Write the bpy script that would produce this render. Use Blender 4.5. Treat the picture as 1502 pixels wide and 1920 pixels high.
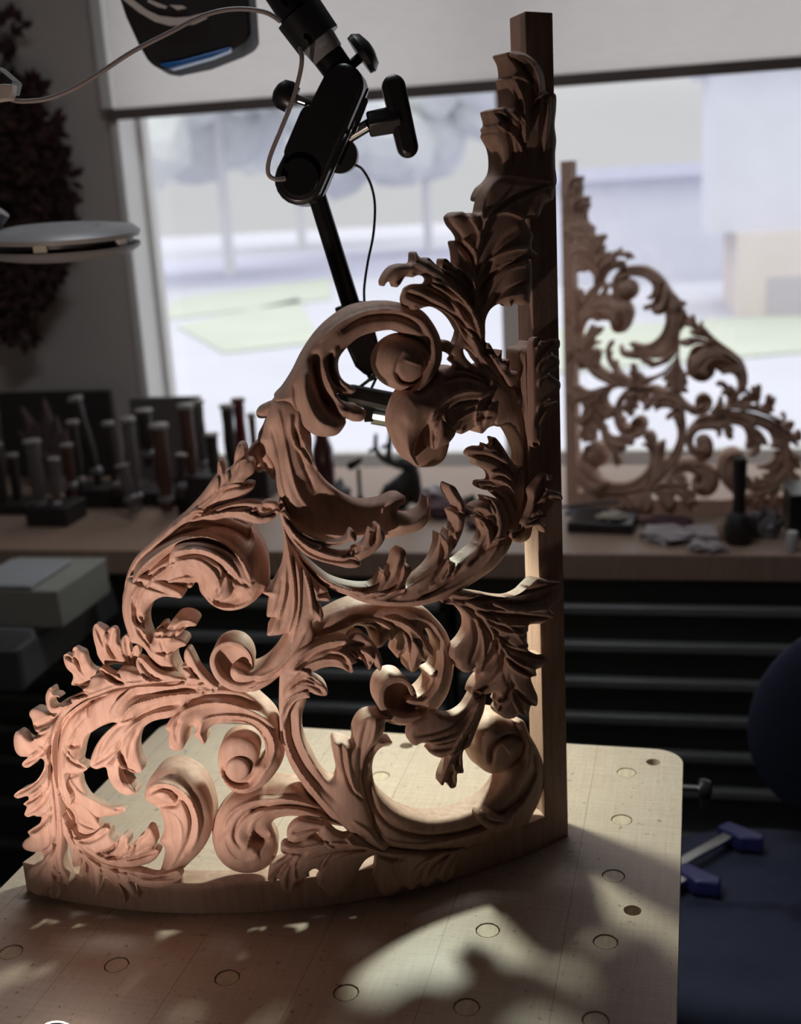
import bpy, bmesh, math, random
import numpy as np
from mathutils import Vector, Matrix
from mathutils.geometry import delaunay_2d_cdt
for o in list(bpy.data.objects): bpy.data.objects.remove(o)
scene = bpy.context.scene
COL = scene.collection
random.seed(7)
R = math.radians

# ------------------------------------------------------------------ camera
# world: bench top is z = 0, floor z = -0.93, camera 0.585 m above the bench
PITCH, ROLL, FPX, CAMZ = 0.2626658, -0.0566620, 2167.33, 0.5853335
WTH = -0.21592          # the window wall and its counter run at this angle
BTH = -0.257178         # the bench runs at this angle
fw = np.array([0, math.cos(PITCH), -math.sin(PITCH)])
rt0 = np.array([1., 0, 0]); up0 = np.cross(rt0, fw)
RT = math.cos(ROLL)*rt0 + math.sin(ROLL)*up0
UP = -math.sin(ROLL)*rt0 + math.cos(ROLL)*up0
cam_d = bpy.data.cameras.new('camera'); cam = bpy.data.objects.new('camera', cam_d); COL.objects.link(cam)
cam.matrix_world = Matrix(((RT[0], UP[0], -fw[0], 0), (RT[1], UP[1], -fw[1], 0), (RT[2], UP[2], -fw[2], CAMZ), (0, 0, 0, 1)))
cam_d.sensor_fit = 'HORIZONTAL'; cam_d.sensor_width = 36; cam_d.lens = FPX/1502*36
cam_d.clip_start = 0.02; cam_d.clip_end = 300
cam_d.dof.use_dof = True; cam_d.dof.focus_distance = 0.97; cam_d.dof.aperture_fstop = 6.3
scene.camera = cam
vs = scene.view_settings
vs.view_transform = 'Standard'; vs.look = 'None'; vs.gamma = 1; vs.use_curve_mapping = False; vs.exposure = 0.0

# ------------------------------------------------------------------ light
w = bpy.data.worlds.new('overcast_sky'); scene.world = w; w.use_nodes = True
nt = w.node_tree; nt.nodes.clear()
wo = nt.nodes.new('ShaderNodeOutputWorld'); bg = nt.nodes.new('ShaderNodeBackground')
tc = nt.nodes.new('ShaderNodeTexCoord'); mp = nt.nodes.new('ShaderNodeMapping'); mp.inputs['Scale'].default_value = (2, 2, 5)
nz = nt.nodes.new('ShaderNodeTexNoise'); nz.inputs['Scale'].default_value = 2.2; nz.inputs['Detail'].default_value = 3
rp = nt.nodes.new('ShaderNodeValToRGB')
rp.color_ramp.elements[0].position = 0.35; rp.color_ramp.elements[0].color = (0.93, 0.95, 0.97, 1)
rp.color_ramp.elements[1].position = 0.65; rp.color_ramp.elements[1].color = (1.0, 1.0, 1.02, 1)
sx = nt.nodes.new('ShaderNodeSeparateXYZ'); nt.links.new(tc.outputs['Generated'], sx.inputs[0])
mr = nt.nodes.new('ShaderNodeMapRange'); mr.inputs[1].default_value = 0.06; mr.inputs[2].default_value = 0.9; mr.inputs[3].default_value = 0.70; mr.inputs[4].default_value = 2.3
nt.links.new(sx.outputs[2], mr.inputs[0]); nt.links.new(mr.outputs[0], bg.inputs[1])
nt.links.new(tc.outputs['Generated'], mp.inputs[0]); nt.links.new(mp.outputs[0], nz.inputs[0])
nt.links.new(nz.outputs[0], rp.inputs[0]); nt.links.new(rp.outputs[0], bg.inputs[0]); nt.links.new(bg.outputs[0], wo.inputs[0])

def lamp(name, kind, loc, target, energy, color, **kw):
    d = bpy.data.lights.new(name, kind); d.energy = energy; d.color = color
    for k, v in kw.items(): setattr(d, k, v)
    o = bpy.data.objects.new(name, d); COL.objects.link(o); o.location = loc
    o.rotation_euler = (Vector(target)-Vector(loc)).to_track_quat('-Z', 'Y').to_euler()
    return o
# the lamp of the magnifier on the arm, behind the carving
lamp('arm_lamp_light', 'SPOT', (0.005, 1.115, 0.352), (0.01, 1.02, 0.0), 6.9, (0.90, 1.0, 0.84), spot_size=R(135), spot_blend=0.6, shadow_soft_size=0.022)
# the small torch lying on the bench in front of the carving, just below the frame
lamp('torch_light', 'SPOT', (-0.40, 0.50, 0.030), (-0.27, 0.90, 0.24), 11.6, (1.0, 0.77, 0.69), spot_size=R(76), spot_blend=1.0, shadow_soft_size=0.010)
# added fill light from above, out of view, between bench and window
lamp('added_fill_light', 'AREA', (-0.15, 1.50, 1.70), (-0.15, 1.50, 0), 5.2, (0.90, 0.93, 1.0), shape='RECTANGLE', size=0.6, size_y=0.3)

# ------------------------------------------------------------------ helpers
def ray(x, y):
    return (x-751)/FPX*RT - (y-960)/FPX*UP + fw
def onz(x, y, z=0.0):                     # the point of a horizontal plane seen there
    d = ray(x, y); return Vector(d*((z-CAMZ)/d[2])+np.array([0, 0, CAMZ]))
def onY(x, y, Y):                         # the point at world depth Y
    d = ray(x, y); return Vector(d*(Y/d[1])+np.array([0, 0, CAMZ]))
A2 = np.array([math.cos(WTH), math.sin(WTH)]); N2 = np.array([-math.sin(WTH), math.cos(WTH)])
def loc2(v): return Vector((v[0]*A2[0]+v[1]*A2[1], v[0]*N2[0]+v[1]*N2[1], v[2]))
def wl(X, Y, Z): return Vector((X*A2[0]+Y*N2[0], X*A2[1]+Y*N2[1], Z))
def atW(x, y, Y):                         # point of a plane parallel to the window wall, in wall coordinates
    d = ray(x, y); t = Y/(d[0]*N2[0]+d[1]*N2[1]); return loc2(d*t+np.array([0, 0, CAMZ]))
ZC = -0.076             # counter top height
BK = 1.13
def onzW(x, y, z=0.0): return loc2(onz(x, y, z))

def mat(name, col, rough=0.5, metal=0.0, noise=0.0, scale=20, stretch=(1, 1, 1), bump=0.0, col2=None, spec=0.5, emit=None, estr=0, trans=0, coord='Object'):
    m = bpy.data.materials.new(name); m.use_nodes = True; n = m.node_tree; b = n.nodes['Principled BSDF']
    b.inputs['Base Color'].default_value = (*col, 1); b.inputs['Roughness'].default_value = rough
    b.inputs['Metallic'].default_value = metal; b.inputs['Specular IOR Level'].default_value = spec
    if trans: b.inputs['Transmission Weight'].default_value = trans
    if emit: b.inputs['Emission Color'].default_value = (*emit, 1); b.inputs['Emission Strength'].default_value = estr
    if noise or col2 or bump:
        t = n.nodes.new('ShaderNodeTexCoord'); mpp = n.nodes.new('ShaderNodeMapping'); mpp.inputs['Scale'].default_value = stretch
        z = n.nodes.new('ShaderNodeTexNoise'); z.inputs['Scale'].default_value = scale; z.inputs['Detail'].default_value = 6
        n.links.new(t.outputs[coord], mpp.inputs[0]); n.links.new(mpp.outputs[0], z.inputs[0])
        if noise or col2:
            r = n.nodes.new('ShaderNodeValToRGB')
            c2 = col2 or tuple(max(0, c*(1-noise)) for c in col)
            r.color_ramp.elements[0].position = 0.35; r.color_ramp.elements[0].color = (*c2, 1)
            r.color_ramp.elements[1].position = 0.65; r.color_ramp.elements[1].color = (*col, 1)
            n.links.new(z.outputs[0], r.inputs[0]); n.links.new(r.outputs[0], b.inputs['Base Color'])
        if bump:
            bp = n.nodes.new('ShaderNodeBump'); bp.inputs['Strength'].default_value = bump; bp.inputs['Distance'].default_value = 0.002
            n.links.new(z.outputs[0], bp.inputs['Height']); n.links.new(bp.outputs[0], b.inputs['Normal'])
    return m

def smooth(me, ang=40):
    for p in me.polygons: p.use_smooth = True
    me.set_sharp_from_angle(angle=R(ang))
def obj(name, bm, m, parent=None, loc=None, rz=0.0, sm=40, bev=0):
    me = bpy.data.meshes.new(name); bmesh.ops.recalc_face_normals(bm, faces=bm.faces); bm.to_mesh(me); bm.free()
    if m: me.materials.append(m)
    if sm: smooth(me, sm)
    o = bpy.data.objects.new(name, me); COL.objects.link(o)
    if loc is not None: o.location = loc
    o.rotation_euler = (0, 0, rz)
    if parent: o.parent = parent
    if bev:
        b = o.modifiers.new('bevel', 'BEVEL'); b.width = bev; b.segments = 2; b.limit_method = 'ANGLE'
    return o
def tag(o, label, cat, group=None):
    o['label'] = label; o['category'] = cat
    if group: o['group'] = group
    return o
def thing(name, label, cat, loc=(0, 0, 0), rz=0.0, group=None):
    o = bpy.data.objects.new(name, None); COL.objects.link(o); o.location = loc; o.rotation_euler = (0, 0, rz)
    o.empty_display_size = 0.05
    return tag(o, label, cat, group)
def struct(o): o['kind'] = 'structure'; return o
def NB(): return bmesh.new()
def box(bm, x0, x1, y0, y1, z0, z1, M=None):
    vs_ = [bm.verts.new(v) for v in ((x0,y0,z0),(x1,y0,z0),(x1,y1,z0),(x0,y1,z0),(x0,y0,z1),(x1,y0,z1),(x1,y1,z1),(x0,y1,z1))]
    for f in ((0,3,2,1),(4,5,6,7),(0,1,5,4),(1,2,6,5),(2,3,7,6),(3,0,4,7)): bm.faces.new([vs_[i] for i in f])
    if M: bmesh.ops.transform(bm, matrix=M, verts=vs_)
    return bm
def lathe(bm, prof, seg=24, M=None, cap=True):
    rings = []
    for r, z in prof:
        rings.append([bm.verts.new((r*math.cos(2*math.pi*i/seg), r*math.sin(2*math.pi*i/seg), z)) for i in range(seg)])
    for a, b in zip(rings, rings[1:]):
        for i in range(seg): bm.faces.new((a[i], a[(i+1) % seg], b[(i+1) % seg], b[i]))
    if cap: bm.faces.new(rings[0][::-1]); bm.faces.new(rings[-1])
    if M: bmesh.ops.transform(bm, matrix=M, verts=[v for r in rings for v in r])
    return bm
def tube(bm, pts, rad, seg=10, res=6, smoothed=True):
    P = [Vector(p) for p in pts]; rads = rad if isinstance(rad, (list, tuple)) else [rad]*len(P)
    if smoothed and len(P) > 2:
        Q, RR = [], []
        for i in range(len(P)-1):
            a, b, c, d = P[max(i-1, 0)], P[i], P[i+1], P[min(i+2, len(P)-1)]
            for k in range(res):
                t = k/res
                Q.append(0.5*((2*b)+(c-a)*t+(2*a-5*b+4*c-d)*t*t+(3*b-a-3*c+d)*t**3)); RR.append(rads[i]*(1-t)+rads[i+1]*t)
        Q.append(P[-1]); RR.append(rads[-1]); P, rads = Q, RR
    rings = []; up = None
    for i, p in enumerate(P):
        t = (P[min(i+1, len(P)-1)]-P[max(i-1, 0)]).normalized()
        if up is None: up = t.orthogonal().normalized()
        up = (up - t*up.dot(t)).normalized(); s = t.cross(up)
        rings.append([bm.verts.new(p+(up*math.cos(2*math.pi*k/seg)+s*math.sin(2*math.pi*k/seg))*rads[i]) for k in range(seg)])
    for a, b in zip(rings, rings[1:]):
        for i in range(seg): bm.faces.new((a[i], a[(i+1) % seg], b[(i+1) % seg], b[i]))
    bm.faces.new(rings[0][::-1]); bm.faces.new(rings[-1])
    return bm
def prism(bm, poly, z0, z1, M=None):
    a = [bm.verts.new((x, y, z0)) for x, y in poly]; b = [bm.verts.new((x, y, z1)) for x, y in poly]; n = len(poly)
    bm.faces.new(a[::-1]); bm.faces.new(b)
    for i in range(n): bm.faces.new((a[i], a[(i+1) % n], b[(i+1) % n], b[i]))
    if M: bmesh.ops.transform(bm, matrix=M, verts=a+b)
    return bm
def along(p, q):
    p, q = Vector(p), Vector(q); return Matrix.Translation(p) @ (q-p).to_track_quat('Z', 'Y').to_matrix().to_4x4(), (q-p).length
def cyl(bm, p, q, r, r2=None, seg=20):
    M, L = along(p, q); return lathe(bm, [(r, 0), (r if r2 is None else r2, L)], seg, M)
def inside(X, P):
    c = np.zeros(len(X), bool); n = len(P)
    for i in range(n):
        (x0, y0), (x1, y1) = P[i], P[(i+1) % n]
        if y0 == y1: continue
        m = ((y0 > X[:, 1]) != (y1 > X[:, 1])) & (X[:, 0] < (x1-x0)*(X[:, 1]-y0)/(y1-y0)+x0)
        c ^= m
    return c

# ------------------------------------------------------------------ room shell
M_wall = mat('grey_wall_paint', (0.52, 0.48, 0.445), 0.85, noise=0.12, scale=3, bump=0.05)
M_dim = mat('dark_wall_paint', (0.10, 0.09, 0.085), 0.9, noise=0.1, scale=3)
M_ceil = mat('ceiling_paint', (0.55, 0.54, 0.52), 0.9, noise=0.08, scale=4)
M_floor = mat('dark_floor', (0.06, 0.055, 0.055), 0.5, noise=0.4, scale=8)
M_white = mat('white_window_paint', (0.72, 0.72, 0.70), 0.45, noise=0.05, scale=6)
M_glass = bpy.data.materials.new('window_glass'); M_glass.use_nodes = True
_n = M_glass.node_tree; _n.nodes.clear(); _o = _n.nodes.new('ShaderNodeOutputMaterial'); _mx = _n.nodes.new('ShaderNodeMixShader')
_t = _n.nodes.new('ShaderNodeBsdfTransparent'); _g = _n.nodes.new('ShaderNodeBsdfGlossy'); _g.inputs['Roughness'].default_value = 0.02
_mx.inputs[0].default_value = 0.05
_n.links.new(_t.outputs[0], _mx.inputs[1]); _n.links.new(_g.outputs[0], _mx.inputs[2]); _n.links.new(_mx.outputs[0], _o.inputs[0])
WY = 2.85                               # inner face of the window wall (wall coordinates)
XL, XR, ZB, ZT = -1.294, 1.50, ZC, 1.38  # window opening
def wobj(name, bm, m, parent=None, **k): # geometry given in wall coordinates
    return obj(name, bm, m, parent, rz=WTH if parent is None else 0.0, **k)
bm = NB()
box(bm, -2.2, XL, WY, WY+0.16, -0.93, 1.75); box(bm, XR, 2.6, WY, WY+0.16, -0.93, 1.75)
box(bm, XL, XR, WY, WY+0.16, -0.93, ZB-0.03); box(bm, XL, XR, WY, WY+0.16, ZT, 1.75)
struct(wobj('wall_window', bm, M_wall, sm=0))
struct(wobj('wall_left', box(NB(), -2.3, -2.2, -2.6, WY+0.16, -0.93, 1.75), M_wall, sm=0))
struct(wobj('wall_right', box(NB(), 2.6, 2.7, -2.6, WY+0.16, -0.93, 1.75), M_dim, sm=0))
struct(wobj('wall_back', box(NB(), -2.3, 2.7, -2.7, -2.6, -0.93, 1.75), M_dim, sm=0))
struct(wobj('floor', box(NB(), -2.3, 2.7, -2.7, WY+0.16, -1.03, -0.93), M_floor, sm=0))
struct(wobj('ceiling', box(NB(), -2.3, 2.7, -2.7, WY+0.16, 1.75, 1.85), M_ceil, sm=0))
# window: frame, mullion, panes
win = struct(thing('window_1', 'x', 'x')); del win['label'], win['category']; win.rotation_euler = (0, 0, WTH)
bm = NB()
box(bm, XL, XL+0.020, WY+0.10, WY+0.15, ZB, ZT); box(bm, XR-0.055, XR, WY+0.10, WY+0.15, ZB, ZT)
box(bm, XL, XR, WY+0.10, WY+0.15, ZB-0.03, ZB+0.012); box(bm, XL, XR, WY+0.10, WY+0.15, ZT-0.05, ZT)
wobj('window_frame', bm, M_white, win, bev=0.004)
wobj('window_casing', box(NB(), XL-0.012, XL+0.010, WY-0.02, WY+0.005, ZB, ZT), M_white, win, bev=0.003)
wobj('jamb_liner', box(NB(), XL, XL+0.006, WY+0.001, WY+0.10, ZB, ZT), M_white, win, bev=0.001)
wobj('mullion', box(NB(), -0.356, -0.296, WY+0.10, WY+0.15, ZB, ZT), M_white, win, bev=0.004)
wobj('pane', box(NB(), XL+0.018, -0.352, WY+0.125, WY+0.129, ZB, ZT-0.04), M_glass, win, sm=0)
wobj('pane', box(NB(), -0.30, XR-0.05, WY+0.125, WY+0.129, ZB, ZT-0.04), M_glass, win, sm=0)

# ------------------------------------------------------------------ outside
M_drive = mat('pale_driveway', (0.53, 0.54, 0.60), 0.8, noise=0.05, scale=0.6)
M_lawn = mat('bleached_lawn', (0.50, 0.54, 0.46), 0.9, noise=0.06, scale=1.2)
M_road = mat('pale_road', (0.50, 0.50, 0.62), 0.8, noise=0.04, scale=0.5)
def gquad(name, pts4, z, m, th=0.03):
    P4 = [onz(x, y, z) for x, y in pts4]; bm = NB()
    a = [bm.verts.new(p) for p in P4]; b = [bm.verts.new(p-Vector((0, 0, th))) for p in P4]; n = len(a)
    bm.faces.new(a); bm.faces.new(b[::-1])
    for i in range(n): bm.faces.new((a[i], b[i], b[(i+1) % n], a[(i+1) % n]))
    return obj(name, bm, m, sm=0)
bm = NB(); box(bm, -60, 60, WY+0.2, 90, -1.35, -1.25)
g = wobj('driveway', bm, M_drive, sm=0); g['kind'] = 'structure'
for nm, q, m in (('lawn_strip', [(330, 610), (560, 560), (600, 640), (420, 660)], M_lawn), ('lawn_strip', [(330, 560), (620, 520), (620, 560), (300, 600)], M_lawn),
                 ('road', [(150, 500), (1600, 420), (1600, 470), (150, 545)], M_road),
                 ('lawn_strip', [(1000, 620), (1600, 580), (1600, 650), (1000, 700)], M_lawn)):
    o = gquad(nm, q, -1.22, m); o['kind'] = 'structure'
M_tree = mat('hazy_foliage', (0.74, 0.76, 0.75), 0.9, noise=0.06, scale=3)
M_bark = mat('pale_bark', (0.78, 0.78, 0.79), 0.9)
def tree(x, y, D, r, h, label):
    p = onY(x, y, D); t = thing('garden_tree', label, 'tree', (p[0], p[1], -1.25), group=None)
    random.seed(x); bm = NB()
    for k in range(26):
        a = random.random()*6.28; rr = r*random.random()**.5; c = Vector((rr*math.cos(a), rr*math.sin(a), h*(0.45+0.5*random.random())))
        bmesh.ops.create_icosphere(bm, subdivisions=2, radius=r*random.uniform(.28, .5), matrix=Matrix.Translation(c))
    for v in bm.verts: v.co += Vector((random.uniform(-1, 1), random.uniform(-1, 1), random.uniform(-1, 1)))*r*0.05
    obj('foliage', bm, M_tree, t, sm=0); obj('trunk', cyl(NB(), (0, 0, 0), (0, 0, h*.6), r*.05, r*.035), M_bark, t)
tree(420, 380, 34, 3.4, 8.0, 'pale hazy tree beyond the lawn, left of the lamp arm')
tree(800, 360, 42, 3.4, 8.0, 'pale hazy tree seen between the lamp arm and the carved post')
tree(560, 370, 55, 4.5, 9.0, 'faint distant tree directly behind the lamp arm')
# pale house across the road with a garage door
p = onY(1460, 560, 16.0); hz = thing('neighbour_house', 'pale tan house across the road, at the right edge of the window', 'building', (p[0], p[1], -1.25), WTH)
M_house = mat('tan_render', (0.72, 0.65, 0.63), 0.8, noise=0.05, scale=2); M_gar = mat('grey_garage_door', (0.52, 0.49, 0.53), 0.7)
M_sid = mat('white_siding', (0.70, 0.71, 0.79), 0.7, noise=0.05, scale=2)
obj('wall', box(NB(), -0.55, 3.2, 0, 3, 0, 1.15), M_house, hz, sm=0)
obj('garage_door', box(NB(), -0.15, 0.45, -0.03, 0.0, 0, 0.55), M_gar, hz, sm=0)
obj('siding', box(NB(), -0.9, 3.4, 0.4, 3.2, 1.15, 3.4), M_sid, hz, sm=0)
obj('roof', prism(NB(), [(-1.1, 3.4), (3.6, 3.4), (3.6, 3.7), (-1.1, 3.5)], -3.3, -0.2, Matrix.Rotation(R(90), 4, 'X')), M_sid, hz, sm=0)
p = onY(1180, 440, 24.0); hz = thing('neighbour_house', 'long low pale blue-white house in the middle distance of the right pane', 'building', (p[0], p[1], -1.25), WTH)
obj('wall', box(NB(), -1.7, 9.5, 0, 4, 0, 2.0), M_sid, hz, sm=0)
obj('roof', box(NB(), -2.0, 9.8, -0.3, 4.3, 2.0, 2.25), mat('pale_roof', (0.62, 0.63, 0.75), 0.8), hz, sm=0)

# ------------------------------------------------------------------ bench
def maple():
    m = bpy.data.materials.new('worn_maple'); m.use_nodes = True; n = m.node_tree; L = n.links.new; b = n.nodes['Principled BSDF']
    def N(k, **kw):
        q = n.nodes.new(k)
        for a, v in kw.items(): setattr(q, a, v)
        return q
    t = N('ShaderNodeTexCoord'); sx = N('ShaderNodeSeparateXYZ'); L(t.outputs['Object'], sx.inputs[0])
    # boards run along the bench depth: a tone per board and a thin seam
    dv = N('ShaderNodeMath', operation='DIVIDE'); dv.inputs[1].default_value = 0.098; L(sx.outputs[0], dv.inputs[0])
    fl = N('ShaderNodeMath', operation='FLOOR'); L(dv.outputs[0], fl.inputs[0])
    wn = N('ShaderNodeTexWhiteNoise', noise_dimensions='1D'); L(fl.outputs[0], wn.inputs['W'])
    fr = N('ShaderNodeMath', operation='FRACT'); L(dv.outputs[0], fr.inputs[0])
    ab = N('ShaderNodeMath', operation='SUBTRACT'); ab.inputs[1].default_value = 0.5; L(fr.outputs[0], ab.inputs[0])
    ab2 = N('ShaderNodeMath', operation='ABSOLUTE'); L(ab.outputs[0], ab2.inputs[0])
    seam = N('ShaderNodeMath', operation='GREATER_THAN'); seam.inputs[1].default_value = 0.4955; L(ab2.outputs[0], seam.inputs[0])
    mp_ = N('ShaderNodeMapping'); mp_.inputs['Scale'].default_value = (3, 60, 3); L(t.outputs['Object'], mp_.inputs[0])
    g1 = N('ShaderNodeTexNoise'); g1.inputs['Scale'].default_value = 5; g1.inputs['Detail'].default_value = 9; L(mp_.outputs[0], g1.inputs[0])
    mp2 = N('ShaderNodeMapping'); mp2.inputs['Scale'].default_value = (60, 3, 3); L(t.outputs['Object'], mp2.inputs[0])
    g2 = N('ShaderNodeTexNoise'); g2.inputs['Scale'].default_value = 6; g2.inputs['Detail'].default_value = 6; L(mp2.outputs[0], g2.inputs[0])
    sp = N('ShaderNodeTexNoise'); sp.inputs['Scale'].default_value = 120; sp.inputs['Detail'].default_value = 4; sp.inputs['Roughness'].default_value = 0.75; L(t.outputs['Object'], sp.inputs[0])
    bl = N('ShaderNodeTexNoise'); bl.inputs['Scale'].default_value = 6; bl.inputs['Detail'].default_value = 3; L(t.outputs['Object'], bl.inputs[0])
    r = N('ShaderNodeValToRGB'); r.color_ramp.elements[0].position = 0.3; r.color_ramp.elements[0].color = (0.46, 0.355, 0.275, 1)
    r.color_ramp.elements[1].position = 0.7; r.color_ramp.elements[1].color = (0.61, 0.50, 0.40, 1)
    s = N('ShaderNodeMath', operation='ADD'); L(g1.outputs[0], s.inputs[0]); L(g2.outputs[0], s.inputs[1])
    s2 = N('ShaderNodeMath', operation='MULTIPLY_ADD'); s2.inputs[1].default_value = 0.42; L(s.outputs[0], s2.inputs[0])
    w1 = N('ShaderNodeMath', operation='MULTIPLY'); w1.inputs[1].default_value = 0.16; L(wn.outputs['Value'], w1.inputs[0]); L(w1.outputs[0], s2.inputs[2])
    L(s2.outputs[0], r.inputs[0])
    # dark scratches and specks of wear
    sr = N('ShaderNodeValToRGB'); sr.color_ramp.elements[0].position = 0.33; sr.color_ramp.elements[0].color = (0.35, 0.33, 0.33, 1); sr.color_ramp.elements[1].position = 0.39; sr.color_ramp.elements[1].color = (1, 1, 1, 1)
    L(sp.outputs[0], sr.inputs[0])
    mx = N('ShaderNodeMix', data_type='RGBA', blend_type='MULTIPLY'); mx.inputs[0].default_value = 0.8; L(r.outputs[0], mx.inputs[6]); L(sr.outputs[0], mx.inputs[7])
    mp3 = N('ShaderNodeMapping'); mp3.inputs['Scale'].default_value = (1.0, 2.6, 1); mp3.inputs['Rotation'].default_value = (0, 0, 0.5); L(t.outputs['Object'], mp3.inputs[0])
    sq = N('ShaderNodeTexNoise'); sq.inputs['Scale'].default_value = 38; sq.inputs['Detail'].default_value = 7; sq.inputs['Roughness'].default_value = 0.7; L(mp3.outputs[0], sq.inputs[0])
    q1 = N('ShaderNodeMath', operation='SUBTRACT'); q1.inputs[1].default_value = 0.5; L(sq.outputs[0], q1.inputs[0])
    q2 = N('ShaderNodeMath', operation='ABSOLUTE'); L(q1.outputs[0], q2.inputs[0])
    q3 = N('ShaderNodeMath', operation='LESS_THAN'); q3.inputs[1].default_value = 0.0045; L(q2.outputs[0], q3.inputs[0])
    q4 = N('ShaderNodeMapRange'); q4.inputs[1].default_value = 0.48; q4.inputs[2].default_value = 0.62; L(bl.outputs[0], q4.inputs[0])
    q5 = N('ShaderNodeMath', operation='MULTIPLY'); L(q3.outputs[0], q5.inputs[0]); L(q4.outputs[0], q5.inputs[1])
    q6 = N('ShaderNodeMath', operation='MULTIPLY'); q6.inputs[1].default_value = 0.6; L(q5.outputs[0], q6.inputs[0])
    mx3 = N('ShaderNodeMix', data_type='RGBA'); L(q6.outputs[0], mx3.inputs[0]); L(mx.outputs[2], mx3.inputs[6]); mx3.inputs[7].default_value = (0.16, 0.12, 0.10, 1); mx = mx3
    mx2 = N('ShaderNodeMix', data_type='RGBA'); L(seam.outputs[0], mx2.inputs[0]); L(mx.outputs[2], mx2.inputs[6]); mx2.inputs[7].default_value = (0.34, 0.25, 0.18, 1)
    L(mx2.outputs[2], b.inputs['Base Color'])
    rr = N('ShaderNodeMapRange'); rr.inputs[3].default_value = 0.30; rr.inputs[4].default_value = 0.52; L(bl.outputs[0], rr.inputs[0]); L(rr.outputs[0], b.inputs['Roughness'])
    bp = N('ShaderNodeBump'); bp.inputs['Strength'].default_value = 0.25; bp.inputs['Distance'].default_value = 0.0005; L(sp.outputs[0], bp.inputs['Height']); L(bp.outputs[0], b.inputs['Normal'])
    b.inputs['Specular IOR Level'].default_value = 0.45
    return m
M_maple = maple()
M_maple_plug = mat('maple_plug', (0.60, 0.49, 0.35), 0.42, noise=0.2, scale=40, stretch=(6, 1, 1))
M_hole = mat('hole_shadow_wood', (0.22, 0.15, 0.10), 0.7)
bench = thing('workbench', 'pale maple carving bench with rounded corner and rows of dog holes', 'workbench', (0, 0, 0), BTH)
def bl2(v): c, s = math.cos(-BTH), math.sin(-BTH); return np.array([v[0]*c-v[1]*s, v[0]*s+v[1]*c])
x0, x1, y0, y1, rc = -0.6096, -0.0077, 0.44, 1.163, 0.030
outl = [(x0, y0), (x1, y0)]
for k in range(9): a = R(90*k/8); outl.append((x1-rc+rc*math.cos(a), y1-rc+rc*math.sin(a)))
for k in range(9): a = R(90+90*k/8); outl.append((x0+rc+rc*math.cos(a), y1-rc+rc*math.sin(a)))
hp = [((1117, 1913), 1), ((1135.6, 1766), 1), ((1150.5, 1642), 1), ((1166, 1537), 1), ((1175, 1448), 1), ((875, 1888), 1), ((649, 1861), 1), ((426, 1833), 1), ((218.6, 1808.8), 1), ((914.6, 1744), 1),
      ((1186, 1707), 0), ((1225, 1429), 0), ((722.6, 1394), 0), ((762, 1398), 0), ((20, 1785), 1), ((713, 1455), 1)]
V = [Vector(p) for p in outl]; EDG = [(i, (i+1) % len(V)) for i in range(len(V))]; hc = []
for (q, plug) in hp:
    c = bl2(onz(*q)); r_ = 0.0103 if plug else 0.0075; hc.append((c, r_, plug)); n0_ = len(V)
    for k in range(24): a = 2*math.pi*k/24; V.append(Vector((c[0]+r_*math.cos(a), c[1]+r_*math.sin(a))))
    EDG += [(n0_+k, n0_+(k+1) % 24) for k in range(24)]
rr_ = delaunay_2d_cdt(V, EDG, [], 1, 1e-6)
bm = NB(); vt = [bm.verts.new((v[0], v[1], 0)) for v in rr_[0]]; vb_ = [bm.verts.new((v[0], v[1], -0.055)) for v in rr_[0]]
ed = {}
for t in rr_[2]:
    c = sum((rr_[0][i] for i in t), Vector((0, 0)))/3
    if any((Vector(h[0])-c).length < h[1]*0.97 for h in hc): continue
    if not inside(np.array([c]), np.array(outl))[0]: continue
    bm.faces.new([vt[i] for i in t]); bm.faces.new([vb_[i] for i in t[::-1]])
    for i in range(3): a, b = t[i], t[(i+1) % 3]; ed.setdefault((min(a, b), max(a, b)), []).append((a, b))
for k, l in ed.items():
    if len(l) == 1: a, b = l[0]; bm.faces.new((vt[b], vt[a], vb_[a], vb_[b]))
obj('bench_top', bm, M_maple, bench, sm=30)
for c, r_, plug in hc:
    if plug: obj('hole_plug', lathe(NB(), [(0.0093, -0.05), (0.0093, -0.0011), (0.0088, -0.0005)], 28, Matrix.Translation((c[0], c[1], 0))), M_maple_plug, bench)
bm = NB(); box(bm, x0+.04, x1-.05, y0+.04, y1-.06, -0.13, -0.055); obj('apron', bm, M_maple, bench, bev=0.003)
for X_, Y_ in ((x0+.05, y0+.05), (x1-.13, y0+.05), (x0+.05, y1-.15), (x1-.13, y1-.15)):
    obj('leg', box(NB(), X_, X_+.07, Y_, Y_+.07, -0.93, -0.13), M_maple, bench, bev=0.003)

# ------------------------------------------------------------------ carved bracket
CC = np.array([-0.14238311, 1.33969919]); CR = 0.4648227      # plan circle of the panel's front face
POST = Vector((0.1408, 0.9711, 0.0))
def PS(x, y, n=0.0):
    """points of the curved panel surface, n metres in front of it (arrays)"""
    x = np.asarray(x, float); y = np.asarray(y, float)
    d = ((x-751)/FPX)[:, None]*RT - ((y-960)/FPX)[:, None]*UP + fw
    a = d[:, 0]**2+d[:, 1]**2; b = -2*(d[:, :2]@CC); c = CC@CC-(CR+n)**2
    t = (-b-np.sqrt(np.maximum(b*b-4*a*c, 0)))/(2*a)
    p = d*t[:, None]; p[:, 2] += CAMZ
    nn = np.c_[(p[:, :2]-CC), np.zeros(len(p))]; nn /= np.linalg.norm(nn, axis=1)[:, None]
    return p, nn
def pts(s):
    v = [float(k) for k in s.replace(',', ' ').split()]; return np.array(v).reshape(-1, 2)
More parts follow.
